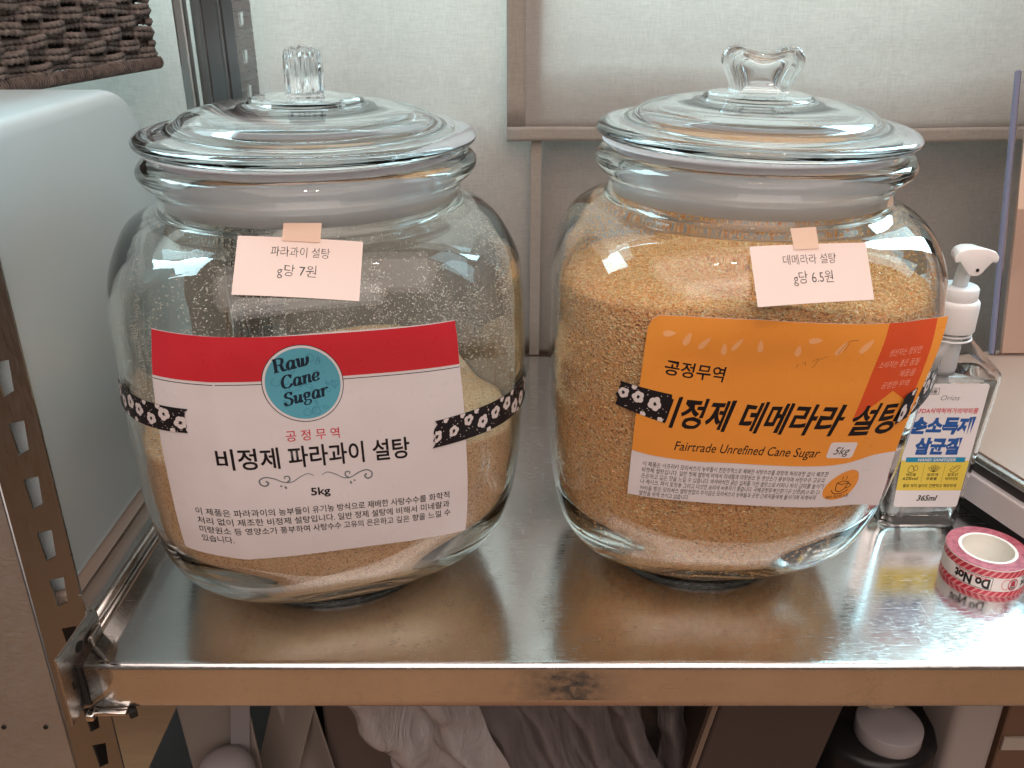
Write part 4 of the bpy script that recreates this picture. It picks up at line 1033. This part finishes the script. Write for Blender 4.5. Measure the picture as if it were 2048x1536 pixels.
# ------------------------------------------------------------------ roll of tape
tp=empty('tape_roll',(.3085,.4875,0),'roll of red striped printed paper tape lying flat near the shelf corner','tape roll')
TC=(.3085,.4860); RO,RC,RI,HT=.0252,.0176,.0157,.0205
V,Fc=lathe([(RC,.0003),(RO-.0003,.0003),(RO,.0008),(RO,HT-.0005),(RO-.0003,HT),(RC,HT)],96,(TC[0],TC[1],0),closed=True); mk('tape_body',V,Fc,M_TWHITE,tp,True)
V,Fc=lathe([(RI,.0002),(RC-.00005,.0002),(RC-.00005,HT+.0003),(RI,HT+.0003)],96,(TC[0],TC[1],0),closed=True); mk('cardboard_core',V,Fc,M_CORE,tp)
V,Fc=lathe([(RC+.0001,HT+.0001),(RO-.0002,HT+.0001),(RO-.0002,HT+.00018),(RC+.0001,HT+.00018)],96,(TC[0],TC[1],0),closed=True); mk('tape_side',V,Fc,M_TRED2,tp)
class Cyl:
    def __init__(s,c,r): s.c,s.r=c,r
    def map(s,x,y,z):
        a=x/1000/s.r-math.pi/2; r=s.r+z; return Vector((s.c[0]+r*math.cos(a),s.c[1]+r*math.sin(a),y/1000*1.27))
CY_=Cyl(TC,RO); per=2*math.pi*RO*1000
for y0,y1,fl_ in ((11.9,15.7,1),(.8,3.9,1)):
    print_on(CY_,'red_border',rect2(-per/2+.01,y0,per/2-.01,y1),M_TRED,tp,.00004,2.0)
    st=[]
    x=-70
    while x<70:
        st.append(poly2([(x,y0+.1),(x+1.5,y0+.1),(x+1.5+(y1-y0)*.9,y1-.1),(x+(y1-y0)*.9,y1-.1)])); x+=4.0
    print_on(CY_,'stripe',mrg(*st),M_TPINK,tp,.00007,1.5)
def TT(body,x0,x1,y,size,m,off=0,name='lettering',z=.00006): 
    vf=text2d(body,size,off,0,1,'LEFT',3); vf=fit(vf,x0,x1); vf=rot2(move2(vf,0,y),180,(x0+x1)/2,y+size*.35); return print_on(CY_,name,vf,m,tp,z,1.5)
TT('Do Not',-30,-8.2,4.9,7.4,M_INK,.05)
TT('떼지 마시오 조심',-28,-9.5,9.9,1.6,M_REDINK,.02)
print_on(CY_,'frame_line',mrg(rect2(-31,4.3,-6.9,4.6),rect2(-31,11.3,-6.9,11.6),rect2(-7.2,4.6,-6.9,11.3)),M_INK,tp,.00006,1.5)
print_on(CY_,'red_ring',ring2(6.2,7.9,2.9,3.5,40),M_TRED,tp,.00008,1.5)
print_on(CY_,'red_ring',ring2(1.8,8.1,2.7,3.2,40),M_TPINK,tp,.00006,1.5)
print_on(CY_,'cart',mrg(poly2([(4.9,7.0),(7.6,7.0),(7.2,10.1),(5.3,10.1)])),M_TRED,tp,.0001,None)
print_on(CY_,'cart_line',mrg(ring2(5.0,6.2,.4,.75,16),ring2(7.4,6.2,.4,.75,16),ring2(6.2,5.9,.4,.75,16),stroke2([(4.7,7),(4.9,10.3),(7.6,10.3),(7.9,7)],.25,False)),M_INK,tp,.00013,None)
TT('Do Not',12.5,30,5.2,5.4,M_INK,.05); TT('취급주의',13,24,10,1.7,M_INK,.02)
print_on(CY_,'frame_line',mrg(rect2(11.8,4.3,33,4.5),rect2(11.8,11.4,33,11.6)),M_INK,tp,.00006,1.5)

# ------------------------------------------------------------------ white device, board in a sleeve
dv=empty('kitchen_scale',(.40,.62,0),'white kitchen device with steel rim and brown top at the right edge of the shelf','kitchen scale')
dth=math.atan2(.0175,.055); ex=Vector((math.cos(dth),math.sin(dth),0)); ey=Vector((-math.sin(dth),math.cos(dth),0)); D0=Vector((.3478,.500,0))
def dbox(name,x0,x1,y0,y1,z0,z1,m,bev=.001,par=None):
    bm=bmesh.new(); c=D0+ex*((x0+x1)/2)+ey*((y0+y1)/2); box(bm,(c.x,c.y,(z0+z1)/2),(x1-x0,y1-y0,z1-z0),rot=dth,bev=bev,seg=2); return frombm(name,bm,m,par or dv,False)
M_DW=mat('white_device_paint',(0.74,0.69,0.71),.35,0,.5,.2)
dbox('base_gap_shade',.006,.30,-.05,.215,.0005,.0125,mat('black_gap_shade',(0.008,0.008,0.008),.7))  # black slab fills the gap under the body, its shade put in the colour
dbox('body',-.0005,.30,-.05,.22,.0125,.0335,M_DW,.0012)
dbox('groove',.004,.30,-.046,.216,.0335,.0420,mat('dark_groove',(0.045,0.04,0.04),.25),.0004)
dbox('steel_rim',.001,.30,-.049,.219,.0420,.0475,M_BRK,.0015)
dbox('top_plate',.006,.30,-.044,.214,.0472,.0488,mat('brown_top_glass',(0.36,0.25,0.20),.35,0,.5),.0004)
bd=empty('board_in_sleeve',(.52,.76,.049),'peach board in a clear acrylic sleeve leaning behind the white device','board')
def leaned(name,x0,x1,y0,z0,y1,z1,th,m,par,bev=.0004):
    bm=bmesh.new(); L=math.hypot(y1-y0,z1-z0); ang=math.atan2(y1-y0,z1-z0)
    M=Matrix.Translation(((x0+x1)/2,(y0+y1)/2,(z0+z1)/2))@Matrix.Rotation(-ang,4,'X'); box(bm,(0,0,0),(x1-x0,th,L),bev=bev,seg=1,M=M); return frombm(name,bm,m,par)
leaned('acrylic_edge',.4265,.4300,.742,.0495,.803,.2845,.006,mat('violet_acrylic_edge',(0.20,0.19,0.27),.15,0,.6),bd,.001)
leaned('acrylic_sheet',.4302,.62,.740,.0495,.801,.2835,.0015,glass('acrylic',(.98,.98,.99),0,1.49),bd,.0002)
leaned('peach_board',.4375,.61,.745,.0495,.794,.262,.004,mat('peach_board',(0.70,0.48,0.36),.7),bd)
leaned('grey_backing',.4375,.61,.795,.2625,.800,.2825,.003,mat('grey_backing',(0.42,0.40,0.38),.6),bd)
# ------------------------------------------------------------------ things on the tier below, colours darkened for the shade under the deck
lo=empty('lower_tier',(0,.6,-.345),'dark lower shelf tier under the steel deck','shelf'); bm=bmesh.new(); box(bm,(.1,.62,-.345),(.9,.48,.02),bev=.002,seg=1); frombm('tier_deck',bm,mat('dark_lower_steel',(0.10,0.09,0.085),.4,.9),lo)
def wavy(name,x0,x1,z0,z1,y,a,f,m,par,lean=0,nx=40,nz=24,seed=0,crump=0,th=.0012):
    def fy(x,z): return y+a*math.sin((x-x0)*f+seed)+crump*noise.noise(Vector((x*22,z*22,seed)))+crump*.5*noise.noise(Vector((x*60,z*60,seed)))
    V=[];Fc=[]
    for j in range(nz+1):
        for i in range(nx+1):
            u=i/nx;v=j/nz;x=x0+(x1-x0)*u;z=z0+(z1-z0)*v; V.append((x+lean*(z-z1)+crump*.6*noise.noise(Vector((z*30,x*9,seed+4))),fy(x,z),z))
    for j in range(nz):
        for i in range(nx): a_=j*(nx+1)+i; Fc.append((a_,a_+1,a_+nx+2,a_+nx+1))
    o=mk(name,V,Fc,m,par,True); md=o.modifiers.new('s','SOLIDIFY'); md.thickness=th; return o
def mirr(m_): return m_
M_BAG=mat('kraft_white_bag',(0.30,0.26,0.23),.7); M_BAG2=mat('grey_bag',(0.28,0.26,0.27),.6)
b1=empty('paper_bag',(-.215,.48,-.335),'folded beige paper bags standing on the tier below, left end','paper bag')
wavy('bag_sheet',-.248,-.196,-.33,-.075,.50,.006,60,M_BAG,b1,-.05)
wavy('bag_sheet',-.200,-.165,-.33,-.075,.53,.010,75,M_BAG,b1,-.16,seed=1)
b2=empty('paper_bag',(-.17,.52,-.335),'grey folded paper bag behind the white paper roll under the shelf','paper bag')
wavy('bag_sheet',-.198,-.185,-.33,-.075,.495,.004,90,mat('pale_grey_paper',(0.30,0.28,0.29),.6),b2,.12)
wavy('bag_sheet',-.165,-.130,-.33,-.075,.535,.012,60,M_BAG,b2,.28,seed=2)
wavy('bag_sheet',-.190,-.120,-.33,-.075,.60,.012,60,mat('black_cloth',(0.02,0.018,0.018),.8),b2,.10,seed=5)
rl=empty('paper_roll',(-.208,.475,-.335),'white paper roll standing among the bags under the shelf','paper roll')
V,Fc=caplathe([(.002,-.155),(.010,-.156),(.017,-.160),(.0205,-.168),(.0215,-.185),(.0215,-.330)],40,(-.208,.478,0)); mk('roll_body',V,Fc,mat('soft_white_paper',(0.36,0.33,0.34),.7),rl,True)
cbx=empty('cardboard_box',(-.11,.58,-.335),'brown cardboard box behind the clear plastic bags under the shelf','box')
bm=bmesh.new(); box(bm,(-.105,.60,-.22),(.10,.12,.22),rot=.1,bev=.002,seg=1); frombm('box_body',bm,mat('cardboard',(0.13,0.095,0.08),.8),cbx)
pb=empty('plastic_bag',(-.03,.48,-.335),'crumpled cloudy plastic bags bundled under the middle of the shelf','plastic bag')
def film(name,col,tr):
    m=mat(name,col,.25,0,.7); t=NT(m); a=t.n('ShaderNodeBsdfTransparent'); x=t.n('ShaderNodeMixShader'); x.inputs[0].default_value=tr
    t.l(t.b.outputs[0],x.inputs[1]); t.l(a.outputs[0],x.inputs[2]); t.l(x.outputs[0],t.out.inputs[0])
    v=t.coord((1,1,.35)); nz=t.noise(v,45,5,.65,1.5); t.l(t.bump(nz.outputs[0],.9,.006),t.b.inputs['Normal']); return m
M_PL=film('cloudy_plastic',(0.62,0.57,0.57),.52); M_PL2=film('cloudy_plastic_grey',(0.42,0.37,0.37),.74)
wavy('bag_film',-.130,-.045,-.205,-.070,.475,.008,130,M_PL,pb,-.45,90,60,3,.013,.0004)
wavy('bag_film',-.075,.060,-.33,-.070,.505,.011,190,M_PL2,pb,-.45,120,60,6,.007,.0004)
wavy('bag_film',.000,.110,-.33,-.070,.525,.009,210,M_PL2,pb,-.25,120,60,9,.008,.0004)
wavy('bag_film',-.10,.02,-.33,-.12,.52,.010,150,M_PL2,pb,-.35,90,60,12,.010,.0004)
sk=empty('black_sack',(.10,.56,-.335),'black sack between the plastic bags and the brown box under the shelf','sack')
bm=bmesh.new(); bmesh.ops.create_icosphere(bm,subdivisions=4,radius=1,matrix=Matrix.Translation((.092,.575,-.20))@Matrix.Diagonal((.052,.05,.105,1)))
for v in bm.verts: v.co+=v.normal*.010*noise.noise(v.co*28)
frombm('sack_body',bm,mat('black_sack_plastic',(0.018,0.015,0.014),.35),sk,True)
gb=empty('grey_cloth',(.13,.64,-.335),'grey cloth hanging behind the black sack under the shelf','cloth'); wavy('cloth_fold',.06,.165,-.33,-.075,.65,.006,70,mat('grey_cloth',(0.24,0.22,0.22),.9),gb,.0,seed=4,crump=.006)
wb=empty('brown_box',(.175,.52,-.335),'plain dark brown box with slanting side under the right of the shelf','box')
bm=bmesh.new(); Mx=Matrix.Translation((.178,.56,-.22))@Matrix.Rotation(.18,4,'Y'); box(bm,(0,0,.02),(.088,.13,.26),bev=.0015,seg=1,M=Mx); frombm('box_body',bm,mat('dark_brown_card',(0.085,0.06,0.052),.7),wb)
bm=bmesh.new(); box(bm,(-.0475,-.062,.02),(.004,.006,.26),M=Mx); frombm('box_edge',bm,mat('lighter_card_edge',(0.24,0.17,0.13),.7),wb)
kb=empty('black_tub',(.275,.53,-.335),'black tub standing under the right end of the shelf','tub')
V,Fc=caplathe([(.045,-.330),(.050,-.18),(.046,-.172)],48,(.282,.535,0)); mk('tub_body',V,Fc,mat('black_tub_plastic',(0.012,0.012,0.013),.3),kb,True)
jr=empty('lidded_tin',(.288,.52,-.165),'round white lid of a container under the shelf, with cream cloth on it','lid')
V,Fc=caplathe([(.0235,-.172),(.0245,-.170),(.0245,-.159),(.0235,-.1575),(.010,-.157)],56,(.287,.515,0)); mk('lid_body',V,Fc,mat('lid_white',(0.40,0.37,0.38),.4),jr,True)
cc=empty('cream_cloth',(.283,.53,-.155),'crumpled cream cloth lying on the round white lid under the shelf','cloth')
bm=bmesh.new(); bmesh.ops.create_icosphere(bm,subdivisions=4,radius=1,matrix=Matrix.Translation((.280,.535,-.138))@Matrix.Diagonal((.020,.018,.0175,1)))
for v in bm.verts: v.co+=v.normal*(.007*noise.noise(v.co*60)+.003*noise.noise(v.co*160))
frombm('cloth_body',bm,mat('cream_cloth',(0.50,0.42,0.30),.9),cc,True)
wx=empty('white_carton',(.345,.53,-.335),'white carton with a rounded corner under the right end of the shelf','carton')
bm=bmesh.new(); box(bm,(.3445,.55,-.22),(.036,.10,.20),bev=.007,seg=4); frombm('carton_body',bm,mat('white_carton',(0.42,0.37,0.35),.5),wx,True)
bx=empty('brown_carton',(.39,.53,-.335),'brown carton with a tape strip at the far right under the shelf','carton')
bm=bmesh.new(); box(bm,(.398,.555,-.20),(.060,.10,.23),bev=.001,seg=1); frombm('carton_body',bm,mat('brown_carton_card',(0.19,0.11,0.07),.8),bx)
bm=bmesh.new(); box(bm,(.384,.5035,-.168),(.03,.002,.012)); frombm('pale_strip',bm,mat('pale_strip',(0.5,0.44,0.38),.6),bx)
